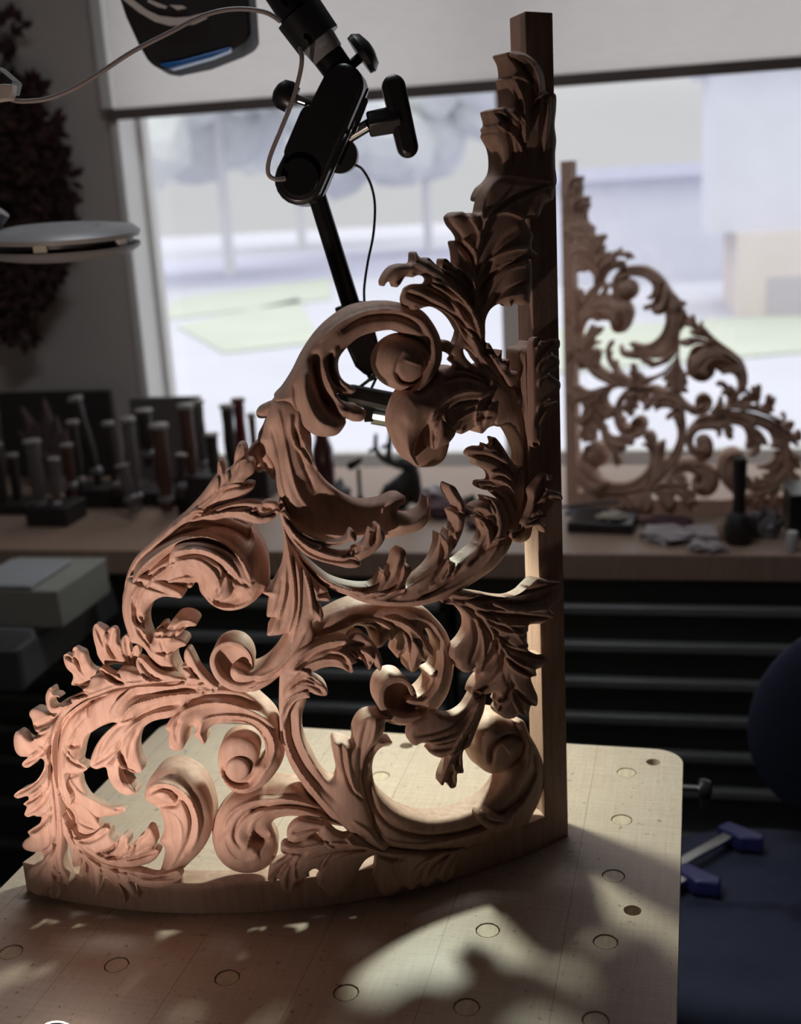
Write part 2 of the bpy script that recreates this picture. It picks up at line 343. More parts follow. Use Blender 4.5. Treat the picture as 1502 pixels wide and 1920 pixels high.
def crom(P, step=3.0, closed=True):
    out = []; n = len(P)
    for i in range(n if closed else n-1):
        p0, p1, p2, p3 = (P[(i-1) % n], P[i], P[(i+1) % n], P[(i+2) % n]) if closed else (P[max(i-1, 0)], P[i], P[i+1], P[min(i+2, n-1)])
        L = np.linalg.norm(p2-p1)
        if L < 1e-6: continue
        d1 = L; d0 = max(np.linalg.norm(p1-p0), 1e-3); d2 = max(np.linalg.norm(p3-p2), 1e-3)
        s0, s1, s2 = math.sqrt(d0), math.sqrt(d1), math.sqrt(d2)
        m1 = (p1-p0)/s0-(p2-p0)/(s0+s1)+(p2-p1)/s1 if d0 > 0.01 else (p2-p1)/s1
        m2 = (p2-p1)/s1-(p3-p1)/(s1+s2)+(p3-p2)/s2 if d2 > 0.01 else (p2-p1)/s1
        m1 = m1*s1; m2 = m2*s1
        k = max(1, int(round(L/step)))
        for j in range(k):
            t = j/k
            out.append((2*t**3-3*t*t+1)*p1+(t**3-2*t*t+t)*m1+(-2*t**3+3*t*t)*p2+(t**3-t*t)*m2)
    if not closed: out.append(P[-1])
    return np.array(out)
def segdist(X, P, closed=False):
    """distance of points X to polyline P, and position 0..1 along it"""
    A = P; B = np.roll(P, -1, 0) if closed else P[1:]; A = A if closed else P[:-1]
    best = np.full(len(X), 1e9); par = np.zeros(len(X)); n = len(A)
    for i in range(n):
        ab = B[i]-A[i]; l = ab@ab
        if l < 1e-9: continue
        t = np.clip(((X-A[i])@ab)/l, 0, 1); q = X-A[i]-t[:, None]*ab; d = np.hypot(q[:, 0], q[:, 1])
        m = d < best; best[m] = d[m]; par[m] = (i+t[m])/n
    return best, par
def spine_curves(P, spine, rv, rt_):
    """valleys to the lobe tips and ridges to the notches, running off the spine"""
    area = 0.5*sum(P[i][0]*P[(i+1) % len(P)][1]-P[(i+1) % len(P)][0]*P[i][1] for i in range(len(P)))
    S = crom(spine, 4, False); out = []
    seg = np.r_[0, np.cumsum(np.hypot(*np.diff(S, axis=0).T))]
    n = len(P)
    for i in range(n):
        a, b, c = P[i-1], P[i], P[(i+1) % n]; u, v = b-a, c-b
        lu, lv = np.linalg.norm(u), np.linalg.norm(v)
        cr = (u[0]*v[1]-u[1]*v[0])/(lu*lv+1e-9)*np.sign(area); dt = (u@v)/(lu*lv+1e-9)
        ang = math.degrees(math.atan2(cr, dt))
        if ang < -38 or ang > 62:
            d = np.hypot(*(S-b).T); k = int(d.argmin()); D = d[k]
            if D < 8: continue
            s1 = np.interp(max(seg[k]-0.35*D, 0), seg, np.arange(len(S))); s2 = np.interp(max(seg[k]-1.15*D, 0), seg, np.arange(len(S)))
            c1 = S[int(s1)]; c2 = S[int(s2)]
            t = np.linspace(0, 1, 9)[:, None]
            cur = (1-t)**2*b+2*t*(1-t)*c1+t*t*c2
            out.append((rv*1.35, 2.8, cur) if ang < 0 else (-rt_*1.3, 4.6, cur))
            if ang > 0 and D > 16 and rt_ > 0:      # gouge lines either side of the lobe's hollow
                nrm_ = (c2-b); nrm_ = np.array([-nrm_[1], nrm_[0]])/(np.linalg.norm(nrm_)+1e-6)
                tt = (np.sin(np.linspace(0, 1, 9)*math.pi))[:, None]
                for sg in (-1, 1): out.append((-0.8, 1.7, (cur+nrm_*sg*4.2*tt)[1:7]))
    return out
PARTN = {}
def plate(part, n0, T, E, e, poly, spine=None, veins=(2.0, 1.8), strokes=(), ctrl=(), holes=(), step=2.1, sm=55, back=None):
    """a carved piece: outline, front relief (mm) and thickness T (mm) on the curved panel"""
    P0 = pts(poly) if isinstance(poly, str) else poly
    P = crom(P0, 3.0); H = [crom(pts(h), 3.0) for h in holes]
    st = [(h, wd, crom(pts(s), 5, False)) for h, wd, s in strokes]
    if spine is not None:
        sp = pts(spine); st += spine_curves(P0, sp, *veins)
    lo, hi = P.min(0), P.max(0)
    gx = np.arange(lo[0], hi[0], step); gy = np.arange(lo[1], hi[1], step*0.866)
    X, Y = np.meshgrid(gx, gy); X[1::2] += step/2
    G = np.c_[X.ravel(), Y.ravel()]
    ok = inside(G, P)
    for h in H: ok &= ~inside(G, h)
    G = G[ok]
    if len(G):
        d = segdist(G, P, True)[0]
        for h in H: d = np.minimum(d, segdist(G, h, True)[0])
        G = G[d > 1.4]
    V = [tuple(p) for p in P]; F = [list(range(len(P)))]; n = len(P); ED = []
    for h in H:
        ED += [(n+i, n+(i+1) % len(h)) for i in range(len(h))]; V += [tuple(p) for p in h]; n += len(h)
    V += [tuple(p) for p in G]
    r = delaunay_2d_cdt([Vector(v) for v in V], ED, F, 1, 1e-4)
    v2 = np.array([(v[0], v[1]) for v in r[0]]); tris = [t for t in r[2] if len(t) == 3]
    if H:
        cen = np.array([v2[list(t)].mean(0) for t in tris]); bad = np.zeros(len(tris), bool)
        for h in H: bad |= inside(cen, h)
        tris = [t for t, b in zip(tris, bad) if not b]
    d = segdist(v2, P, True)[0]
    for h in H: d = np.minimum(d, segdist(v2, h, True)[0])
    base = np.full(len(v2), float(n0))
    if len(ctrl):
        C = np.array(ctrl, float); w_ = 1/((v2[:, None, 0]-C[None, :, 0])**2+(v2[:, None, 1]-C[None, :, 1])**2+60)**1.5
        base += (w_*C[None, :, 2]).sum(1)/w_.sum(1)
    rel = -E*np.exp(-d/e)
    for h_, wd, S in st:
        ds, pr = segdist(v2, S); fade = np.clip(np.minimum(pr/0.12, (1-pr)/0.3), 0, 1)**0.7
        rel += h_*np.exp(-(ds/wd)**2)*(0.25+0.75*fade)*np.clip(d/2.5, 0.15, 1)
    nf = (base+rel)/1000; nb = (base-T)/1000 if back is None else np.full(len(v2), back/1000)
    nf = np.maximum(nf, nb+0.0015)
    pf, nn = PS(v2[:, 0], v2[:, 1], nf)
    pb = pf-nn*(nf-nb)[:, None]
    # which vertices are used / on the rim
    cnt = {}
    for t in tris:
        for i in range(3):
            a, b = t[i], t[(i+1) % 3]; k = (min(a, b), max(a, b)); cnt.setdefault(k, []).append((a, b))
    rim = [v[0] for v in cnt.values() if len(v) == 1]
    used = sorted({i for t in tris for i in t}); idx = {u: k for k, u in enumerate(used)}
    rimv = sorted({i for ab in rim for i in ab}); bidx = {u: len(used)+k for k, u in enumerate(rimv)}
    verts = [pf[u] for u in used]+[pb[u] for u in rimv]
    faces = [tuple(idx[i] for i in t) for t in tris]
    for a, b in rim: faces.append((idx[b], idx[a], bidx[a], bidx[b]))
    # back: triangulate the rim only
    loops = {a: b for a, b in rim}
    rb = delaunay_2d_cdt([Vector(v2[u]) for u in rimv], [(rimv.index(a), rimv.index(b)) for a, b in rim], [], 0, 1e-4)
    if len(rb[0]) == len(rimv):
        vb = np.array([(v[0], v[1]) for v in rb[0]]); om = [o[0] for o in rb[3]]
        fb = [t for t in rb[2]]
        cen = np.array([vb[list(t)].mean(0) for t in fb]); k = inside(cen, P)
        for h in H: k &= ~inside(cen, h)
        for t, kk in zip(fb, k):
            if kk: faces.append(tuple(bidx[rimv[om[i]]] for i in t[::-1]))
    me = bpy.data.meshes.new(part)
    me.from_pydata([tuple(Vector(v)-POST) for v in verts], [], faces); me.validate(); me.update()
    bm = bmesh.new(); bm.from_mesh(me); bmesh.ops.recalc_face_normals(bm, faces=bm.faces); bm.to_mesh(me); bm.free()
    me.materials.append(M_lime); smooth(me, sm)
    o = bpy.data.objects.new(part, me); COL.objects.link(o); o.parent = bracket
    return o
def rim_strand(part, P4, T, parent=None, back_r=0.85):
    """a curled ribbon edge: (x, y, half width px, front mm) along its line, T mm deep"""
    A = np.array([float(k) for k in P4.replace(',', ' ').split()]).reshape(-1, 4)
    C = []
    for i in range(len(A)-1):
        a, b, c, d = A[max(i-1, 0)], A[i], A[i+1], A[min(i+2, len(A)-1)]
        k = max(2, int(np.hypot(*(c-b)[:2])/4))
        for j in range(k):
            t = j/k; C.append(0.5*((2*b)+(c-a)*t+(2*a-5*b+4*c-d)*t*t+(3*b-a-3*c+d)*t**3))
    C.append(A[-1]); C = np.array(C); n = len(C)
    p, nn = PS(C[:, 0], C[:, 1], C[:, 3]/1000)
    wm = C[:, 2]/FPX*np.linalg.norm(p-np.array([0, 0, CAMZ]), axis=1)
    bm = bmesh.new(); rings = []
    prof = [(-1, -0.25), (-0.8, -0.06), (-0.4, 0), (0.4, 0), (0.8, -0.06), (1, -0.25), (0.9, -1), (-0.9, -1)]
    for i in range(n):
        t = p[min(i+1, n-1)]-p[max(i-1, 0)]; t /= np.linalg.norm(t); s = np.cross(t, nn[i]); s /= np.linalg.norm(s)
        rings.append([bm.verts.new(Vector(p[i]+s*a*wm[i]+nn[i]*b*(T/1000 if b == -1 else min(wm[i]*1.2, T/1000))) - POST) for a, b in prof])
    m = len(prof)
    for a, b in zip(rings, rings[1:]):
        for i in range(m): bm.faces.new((a[i], a[(i+1) % m], b[(i+1) % m], b[i]))
    bm.faces.new(rings[0][::-1]); bm.faces.new(rings[-1])
    return obj(part, bm, M_lime, bracket, sm=45)
def circ(cx, cy, rx, ry=None, n=20):
    ry = ry or rx; a = np.arange(n)*2*math.pi/n; return np.c_[cx+rx*np.cos(a), cy+ry*np.sin(a)]

def wood_grain(name, c1, c2, rough=0.55, scale=3.0, bump=0.15, dirt=0.0):
    m = bpy.data.materials.new(name); m.use_nodes = True; n = m.node_tree; L = n.links.new; b = n.nodes['Principled BSDF']
    t = n.nodes.new('ShaderNodeTexCoord'); mp_ = n.nodes.new('ShaderNodeMapping'); mp_.inputs['Scale'].default_value = (14, 14, 1.6)
    a = n.nodes.new('ShaderNodeTexNoise'); a.inputs['Scale'].default_value = scale*4; a.inputs['Detail'].default_value = 8
    f = n.nodes.new('ShaderNodeTexNoise'); f.inputs['Scale'].default_value = 260; f.inputs['Detail'].default_value = 3
    r = n.nodes.new('ShaderNodeValToRGB'); r.color_ramp.elements[0].position = 0.3; r.color_ramp.elements[1].position = 0.7
    r.color_ramp.elements[0].color = (*c2, 1); r.color_ramp.elements[1].color = (*c1, 1)
    L(t.outputs['Object'], mp_.inputs[0]); L(mp_.outputs[0], a.inputs[0]); L(a.outputs[0], r.inputs[0]); L(r.outputs[0], b.inputs['Base Color'])
    L(t.outputs['Object'], f.inputs[0])
    bp = n.nodes.new('ShaderNodeBump'); bp.inputs['Strength'].default_value = bump; bp.inputs['Distance'].default_value = 0.0006
    ad = n.nodes.new('ShaderNodeMath'); ad.operation = 'ADD'; L(a.outputs[0], ad.inputs[0]); L(f.outputs[0], ad.inputs[1])
    L(ad.outputs[0], bp.inputs['Height']); L(bp.outputs[0], b.inputs['Normal'])
    b.inputs['Roughness'].default_value = rough; b.inputs['Specular IOR Level'].default_value = 0.3
    return m
M_lime = wood_grain('limewood', (0.60, 0.41, 0.315), (0.47, 0.30, 0.225), 0.6, 3.0, 0.35)

bracket = thing('carved_bracket', 'large pierced limewood bracket carved with scrolls and acanthus leaves, standing on the maple bench', 'carving', POST)

# the plain frame: a post at the right and a curved rail along the foot
def arc_box(part, x0, x1, z0, z1, n_front, depth, seg):
    bm = bmesh.new(); a0 = math.acos((x0-CC[0])/CR); a1 = math.acos((x1-CC[0])/CR); rings = []
    for i in range(seg+1):
        a = a0+(a1-a0)*i/seg; c, s = math.cos(a), -math.sin(a)
        q = []
        for rr in (CR+n_front, CR+n_front-depth):
            for z in (z0, z1): q.append(bm.verts.new(Vector((CC[0]+rr*c, CC[1]+rr*s, z))-POST))
        rings.append(q)
    for a, b in zip(rings, rings[1:]):
        for i, j in ((0, 1), (1, 3), (3, 2), (2, 0)): bm.faces.new((a[i], a[j], b[j], b[i]))
    bm.faces.new([rings[0][k] for k in (0, 1, 3, 2)]); bm.faces.new([rings[-1][k] for k in (2, 3, 1, 0)])
    return obj(part, bm, M_lime, bracket, sm=30, bev=0.0008)
obj('frame_post', prism(NB(), [(x-POST[0], y-POST[1]) for x, y in ((0.1172, 0.9548), (0.1408, 0.9711), (0.1335, 1.0020), (0.1086, 0.9870))], 0.0, 0.7205), M_lime, bracket, sm=30, bev=0.0008)
arc_box('frame_rail', -0.3578, 0.1215, 0.0, 0.0300, 0.0, 0.021, 60)

# ---- pieces, each an outline read off the carving (front relief in mm) ----
# left outer leaf: long leaf that bends down the left side and ends over the rail
plate('acanthus_leaf', 9, 11, 2.5, 4, """345,1275 320,1265 304,1262 290,1254 278,1243 268,1236 259,1233 255,1240 256,1250 262,1264 250,1260 240,1256 225,1255 219,1260 216,1265 208,1264 196,1256
188,1252 186,1255 190,1262 194,1268 182,1268 172,1271 169,1277 165,1287 155,1294 158,1297 144,1304 128,1311 112,1319 106,1326 99,1325 95,1318 97,1308 104,1306 112,1308 106,1302 100,1301 99,1294 95,1289 90,1293 86,1303 86,1316 90,1330 97,1337 107,1337
102,1344 92,1340 78,1332 64,1328 57,1332 55,1340 60,1350 63,1362 68,1372 72,1374 66,1380 60,1388 50,1385 39,1374 32,1371 27,1378 26,1396 30,1410 38,1418 52,1420 44,1428 41,1434 46,1439 56,1438 66,1428 76,1422 82,1426 83,1438
78,1450 68,1464 50,1476 36,1482 26,1492 32,1497 52,1493 54,1498 44,1508 50,1512 46,1528 52,1532 64,1529 69,1531 78,1532 74,1544 60,1554 52,1560 56,1568 48,1574 42,1584 46,1592 60,1597 78,1598 82,1608 76,1618 60,1624 52,1632 50,1648 53,1666 62,1674 73,1679 84,1674 91,1662
94,1682 104,1685 112,1680 113,1660 115,1642 121,1656 127,1662 131,1654 127,1640 121,1630 117,1618 116,1604 117,1570 114,1535 108,1490 101,1450 98,1415 100,1388 108,1362 122,1340 140,1325 160,1312 185,1303 212,1293 250,1286 300,1280""",
 spine='338,1275 290,1277 240,1281 195,1294 155,1307 125,1325 102,1352 92,1385 90,1420 92,1470 96,1520 99,1570 100,1620 103,1675', veins=(2.4, 2.6),
 strokes=[(2.2, 3, '330,1277 280,1279 230,1284 190,1297 150,1312 120,1332 98,1365 88,1410 88,1460 92,1520 96,1590'), (-2.5, 3, '104,1370 96,1400 98,1450 104,1500 108,1550 106,1600'), (1.5, 3, '70,1400 84,1410 90,1440 92,1480'),
          (-2, 4, '60,1650 75,1630 88,1600 92,1560'), (-2, 4, '104,1675 103,1640 102,1600')],
 ctrl=[(340, 1275, 4), (200, 1290, 2), (100, 1400, 0), (100, 1540, 1), (100, 1650, 3), (32, 1380, 8), (60, 1338, -4), (95, 1295, -6), (30, 1490, 4), (70, 1660, 2), (176, 1270, -3)])
# lobes behind, reaching up and left
plate('acanthus_leaf', -2, 9, 3, 4, """262,1246 257,1238 262,1222 256,1210 250,1214 247,1224 243,1212 243,1198 236,1191 229,1196 224,1208 220,1203 219,1186 213,1177 203,1180 199,1188 199,1180 188,1173 179,1170 174,1180 176,1200 180,1215 183,1228 190,1240 198,1248 215,1245 230,1246 245,1262 262,1268""",
 spine='268,1264 250,1252 230,1238 205,1228 190,1205', veins=(2.5, 2.5), ctrl=[(180, 1175, 8), (210, 1182, 6), (236, 1195, 4), (225, 1240, -3)])
plate('acanthus_leaf', -3, 8, 3, 4, """188,1262 186,1257 172,1250 163,1236 159,1222 150,1217 140,1213 136,1218 137,1228 136,1232 126,1226 120,1228 120,1240 126,1254 136,1264 137,1272 134,1284 146,1286 154,1292 165,1292 178,1282""",
 spine='182,1284 165,1268 150,1250 140,1230', veins=(2.5, 2.5), strokes=[(2.5, 3, '136,1232 142,1250 156,1270')], ctrl=[(122, 1232, 8), (145, 1218, 6), (160, 1268, -5)])
# inner band of the left scroll
plate('acanthus_leaf', 4, 12, 2.5, 4, """345,1277 300,1282 250,1288 212,1297 185,1306 160,1316 140,1328 122,1344 110,1365 103,1390 101,1418 104,1450 112,1482 120,1504 128,1512 134,1500 124,1475 122,1450 135,1450 155,1448 164,1441 158,1434 149,1430 151,1415 154,1398 162,1380 175,1371 190,1362 205,1356 222,1352 250,1335 300,1310 345,1292""",
 spine='340,1284 260,1296 200,1312 160,1330 132,1360 120,1400 116,1440 122,1490', veins=(1.8, 2),
 strokes=[(-6, 4, '200,1300 160,1322 130,1346 113,1378 106,1420 112,1470'), (-5, 3, '212,1294 190,1302 176,1314 168,1328 166,1342'), (3, 2.2, '176,1312 162,1328 150,1344 140,1362'), (-4, 5, '150,1395 136,1398 128,1396'), (2.4, 3, '160,1350 140,1375 128,1405 122,1440')],
 ctrl=[(340, 1284, 2), (160, 1441, 6), (130, 1390, -3), (180, 1340, 1)])
# second leaf with broad curled lobes
plate('acanthus_leaf', 10, 13, 2.5, 4, """392,1293 345,1284 320,1287 270,1288 246,1291 230,1305 212,1320 205,1335 206,1345 212,1354 220,1356 200,1372 186,1388 176,1406 170,1424 169,1436 180,1442 198,1439 203,1456 212,1474 228,1488 242,1491 257,1486 250,1474 240,1458 236,1442 246,1448 256,1450 264,1448 266,1436 260,1420 256,1400 260,1378 272,1362 288,1352 322,1344 336,1334 350,1315 380,1304""",
 spine='380,1298 330,1306 290,1318 255,1340 232,1375 222,1410 225,1450', veins=(2.2, 2.2),
 strokes=[(-6, 8, '370,1293 320,1295 280,1297 250,1304 232,1320 220,1338'), (3.5, 3, '370,1300 320,1304 280,1313 250,1323 234,1338 226,1352'), (-4, 6, '340,1318 290,1328 255,1345 232,1352'), (2.5, 4, '330,1332 285,1340 252,1358 224,1386 206,1418'), (-3, 5, '235,1352 210,1374 192,1400 184,1428'), (2, 3, '262,1352 238,1378 224,1410 222,1450 232,1478'), (-2.4, 4, '258,1366 244,1400 240,1432')],
 ctrl=[(380, 1298, 0), (212, 1350, 5), (176, 1430, 5), (242, 1488, 8), (260, 1445, -5), (300, 1320, 0)])
# lower left: foliage inside the big left scroll
plate('acanthus_leaf', -6, 8, 4, 4, """122,1450 150,1450 156,1470 170,1492 180,1498 200,1508 215,1512 228,1513 236,1518 226,1526 205,1530 180,1532 160,1520 140,1510 126,1490""", spine='124,1456 145,1486 180,1508 226,1519', strokes=[(2, 3, '128,1460 150,1488 186,1506')], ctrl=[(230, 1518, 6)])
plate('acanthus_leaf', 0, 10, 3, 4, """112,1480 124,1500 134,1502 150,1500 162,1510 176,1526 184,1540 190,1556 180,1562 165,1568 150,1570 140,1566 134,1552 126,1535 116,1510""", spine='118,1490 138,1528 150,1560', strokes=[(-4, 4, '126,1510 138,1530 144,1555')], veins=(2, 2))
plate('acanthus_leaf', 6, 12, 3, 4, """118,1560 134,1556 140,1566 152,1573 170,1569 184,1557 190,1552 204,1554 208,1568 221,1580 216,1590 200,1598 190,1600 205,1600 219,1588 226,1570 232,1565 241,1570 242,1584 252,1583 260,1570 270,1564 276,1552 284,1553 290,1566 292,1580 288,1590 297,1596 294,1608 280,1618 254,1625 220,1626 190,1618 168,1602 150,1590 134,1580""",
 spine='128,1564 150,1582 178,1602 215,1614 260,1606', veins=(2.4, 2.2), strokes=[(-5, 3, '222,1582 205,1594 185,1600'), (2, 3, '150,1585 190,1608 240,1616 280,1604')], ctrl=[(284, 1558, 8), (235, 1570, 5), (290, 1600, -5), (208, 1560, 2)])
plate('acanthus_leaf', 7, 11, 2.5, 5, """116,1530 126,1545 134,1562 150,1588 175,1608 215,1625 254,1633 290,1641 315,1637 334,1634 340,1645 326,1655 302,1664 265,1661 242,1652 252,1668 261,1684 248,1679 232,1663 223,1656 232,1675 234,1695 227,1692 221,1670 206,1652 189,1641 188,1660 184,1678 174,1684 167,1671 165,1652 159,1641 153,1646 148,1640 150,1624 138,1626 136,1618 133,1600 126,1578 117,1558""",
 spine='118,1535 132,1570 152,1602 190,1628 240,1640 300,1650', veins=(2, 2), strokes=[(2.4, 3, '122,1545 140,1585 170,1615 215,1636 300,1648'), (-2.5, 4, '160,1610 172,1640 176,1672')],
 holes=['120,1572 126,1582 131,1596 129,1601 122,1590 118,1578'], ctrl=[(120, 1540, 1), (330, 1645, 2), (256, 1680, 3), (176, 1678, 3)])
# big ball scroll bottom left
plate('volute', 16, 34, 17, 17, """272,1486 276,1470 286,1452 300,1440 322,1434 345,1438 365,1448 382,1465 392,1485 400,1510 402,1530 398,1555 390,1575 375,1598 355,1618 340,1632 320,1642 300,1640 304,1622 308,1606 309,1590 300,1578 307,1560 308,1545 304,1530 296,1514 285,1508 276,1502 271,1494""",
 strokes=[(3.5, 4, '276,1482 296,1470 322,1472 346,1487 362,1510 371,1540 369,1570 356,1600'), (-4, 4, '278,1492 296,1480 318,1482 334,1492 350,1512 358,1540 356,1568 344,1596 328,1620'), (3.5, 10, '282,1494 300,1492 318,1498'), (-7, 5, '322,1488 333,1500 328,1509 312,1510 292,1510'), (2, 4, '300,1522 325,1530 338,1550 338,1580 325,1610')],
 ctrl=[(330, 1540, 2), (300, 1495, 2), (320, 1440, -6), (395, 1530, -4), (315, 1630, -6)])
# upper inner scroll with round eye
plate('scroll_stem', 8, 28, 9, 9, """344,1302 365,1294 400,1290 440,1291 468,1298 490,1316 506,1330 520,1348 526,1376 534,1408 528,1430 516,1450 500,1468 480,1482 460,1488 440,1485 424,1472 414,1452 409,1432 409,1416 412,1402 422,1388 436,1380 456,1378 472,1383 484,1394 488,1410 484,1426 483,1432 489,1430 496,1420 497,1400 490,1378 472,1360 452,1356 420,1356 400,1360 388,1370 384,1380 386,1392 380,1396 374,1388 364,1378 366,1366 362,1360 356,1362 350,1376 347,1396 340,1406 328,1408 318,1402 315,1384 316,1372 310,1366 314,1356 324,1342 334,1333 331,1328 336,1315""",
 strokes=[(3, 4, '318,1380 324,1354 344,1334 372,1322 410,1318 450,1326 490,1344 518,1366'), (-4, 7, '345,1322 372,1308 410,1304 450,1310 490,1330'), (3, 3.5, '372,1372 382,1352 404,1344 440,1343 480,1352 506,1374 514,1400 506,1432 488,1458'), (-4, 3, '420,1350 456,1350 482,1364 500,1386 504,1410 498,1436'), (3, 3, '414,1440 420,1462 438,1478 462,1480 488,1466'), (-10, 7, '419,1436 424,1456 438,1468 462,1468 482,1448'), (-3, 4, '336,1350 330,1372 332,1394')],
 ctrl=[(450, 1440, -4), (440, 1390, -2), (520, 1400, -2), (480, 1310, -8), (400, 1295, -6), (330, 1380, 6), (500, 1440, 2)])
plate('scroll_eye', 10, 18, 2.5, 4, circ(445, 1443, 22.5, 21))
plate('acanthus_leaf', 14, 12, 2.5, 3, """348,1218 354,1216 362,1228 374,1252 394,1275 408,1291 400,1300 380,1296 368,1294 368,1286 346,1284 350,1273 344,1262 340,1250 350,1248 345,1234""", spine='398,1294 372,1272 356,1245 351,1222', strokes=[(-2.5, 4, '385,1285 362,1262 352,1235')])
# tall leafy stem on the left, rising into the upper left scroll
plate('scroll_stem', 9, 24, 7, 7, """242,1082 234,1105 229,1138 232,1162 240,1188 246,1204 260,1208 272,1218 284,1238 298,1254 318,1264 350,1274 338,1264 330,1250 325,1234 327,1222 338,1214 349,1210 348,1202 338,1196 330,1195 338,1189 350,1176 368,1173 370,1167 362,1158 348,1153 332,1155 320,1166 310,1182 306,1173 296,1176 289,1186 286,1202 282,1206 276,1192 271,1172 271,1154 278,1138 290,1126 306,1119 326,1120 341,1121 340,1108 310,1090 280,1080""",
 spine='256,1090 248,1125 252,1160 262,1190 282,1215 300,1240 330,1262', veins=(2, 2), strokes=[(2.5, 3.5, '262,1095 246,1125 246,1160 256,1192'), (-2.5, 3, '270,1100 256,1130 256,1160 264,1190 280,1212 300,1240'), (-2, 3, '300,1185 302,1205 312,1235'), (3, 5, '366,1168 346,1163 326,1178 316,1200'), (-4, 3, '350,1172 334,1182 322,1200')],
 ctrl=[(340, 1115, 3), (360, 1165, 8), (250, 1150, 0), (340, 1268, -2)])
plate('volute', 12, 38, 14, 14, """232,1140 230,1118 242,1082 263,1050 295,1024 338,1001 380,990 397,987 427,990 455,1003 468,1011 471,990 487,1012 501,1044 505,1076 504,1103 492,1112 476,1128 456,1140 430,1145 410,1141 390,1128 376,1110 370,1092 363,1093 360,1101 334,1103 310,1105 290,1112 270,1128 262,1150 240,1155""",
 strokes=[(6, 5, '238,1120 260,1072 298,1036 340,1012 384,1006 420,1020 450,1048 466,1078 470,1104'), (-9, 5, '250,1120 268,1082 300,1052 340,1028 372,1020 404,1026 434,1052 452,1084'), (4, 4, '262,1128 284,1090 316,1062 350,1052 378,1058'), (-6, 3.5, '266,1102 280,1082 296,1070 318,1060'), (3, 3, '290,1112 318,1092 350,1084 372,1086'), (-4, 3, '322,1102 350,1094 372,1096'), (-14, 17, '402,1118 430,1124 460,1106'), (3, 3, '380,1112 400,1134 430,1141 462,1132 482,1112')],
 ctrl=[(240, 1120, -3), (300, 1050, 0), (470, 1080, 4), (495, 1080, -6), (430, 1140, 2), (440, 1000, -4), (340, 1090, -2)])
plate('acanthus_leaf', 20, 16, 3, 4, """318,1042 330,1024 360,1018 400,1024 430,1038 455,1058 468,1080 473,1100 459,1108 452,1106 441,1103 432,1117 418,1125 402,1124 402,1112 406,1100 398,1088 385,1074 365,1064 340,1062 320,1064""",
 spine='326,1050 360,1040 395,1052 425,1075 440,1100', veins=(2.4, 2.2), strokes=[(2.5, 3, '330,1034 370,1030 410,1044 440,1070 456,1098'), (-3, 3, '330,1044 372,1040 408,1056 430,1084 436,1104'), (2, 3, '328,1054 366,1050 394,1066 410,1090 414,1115')], ctrl=[(320, 1050, -4), (410, 1115, 2), (460, 1100, -4)])
plate('acanthus_leaf', 0, 18, 5, 5, """232,1120 238,1078 253,1046 282,1016 312,990 346,961 380,924 395,903 406,892 409,865 413,863 420,873 423,884 436,875 441,848 446,835 455,832 462,839 466,860 474,860 479,869 476,886 461,899 456,910 466,906 478,909 470,922 451,933 423,941 402,948 390,962 402,972 444,973 470,986 470,1000 468,1015 455,1006 427,994 397,991 380,994 338,1005 295,1028 263,1054 244,1090""",
 spine='240,1090 275,1035 330,985 385,940 430,900 450,850', veins=(2.4, 2.2), strokes=[(1.8, 2.5, '300,1010 350,968 400,930 440,890 452,850'), (-2.2, 3, '320,1005 370,965 420,922 450,890')], ctrl=[(452, 840, 10), (478, 868, 6), (470, 915, 6), (300, 1010, 0), (440, 990, -5)])
plate('acanthus_leaf', -8, 8, 3, 4, """484,950 490,944 500,938 512,938 521,944 524,960 512,970 494,970 484,962""", strokes=[(-3, 5, '492,954 504,952 514,956')])
plate('acanthus_leaf', 10, 11, 2.5, 3, """374,971 390,962 402,955 423,948 444,942 472,940 487,942 491,946 484,951 480,953 487,965 504,965 519,958 524,962 515,971 504,979 485,982 466,978 444,971 423,971 402,975""",
 spine='380,970 420,959 460,960 500,972', strokes=[(3, 2.4, '384,968 420,961 455,960 480,968 505,970'), (-3, 3, '400,965 430,954 462,950 480,952')], ctrl=[(515, 965, 4), (376, 971, -4)])
# cup scroll left of the trunk
plate('volute', -2, 20, -9, 9, circ(435, 1247, 38, 41))
rim_strand('scroll_rim', '512,1262,9,9 484,1284,8,10 456,1292,7.5,10 428,1285,7,10 408,1268,6,10 398,1244,5,10 402,1224,4.5,9 416,1211,4.5,8 434,1207,4.5,8 452,1212,4.5,7 466,1226,4.5,6 472,1244,4,5 472,1258,3,4', 26)
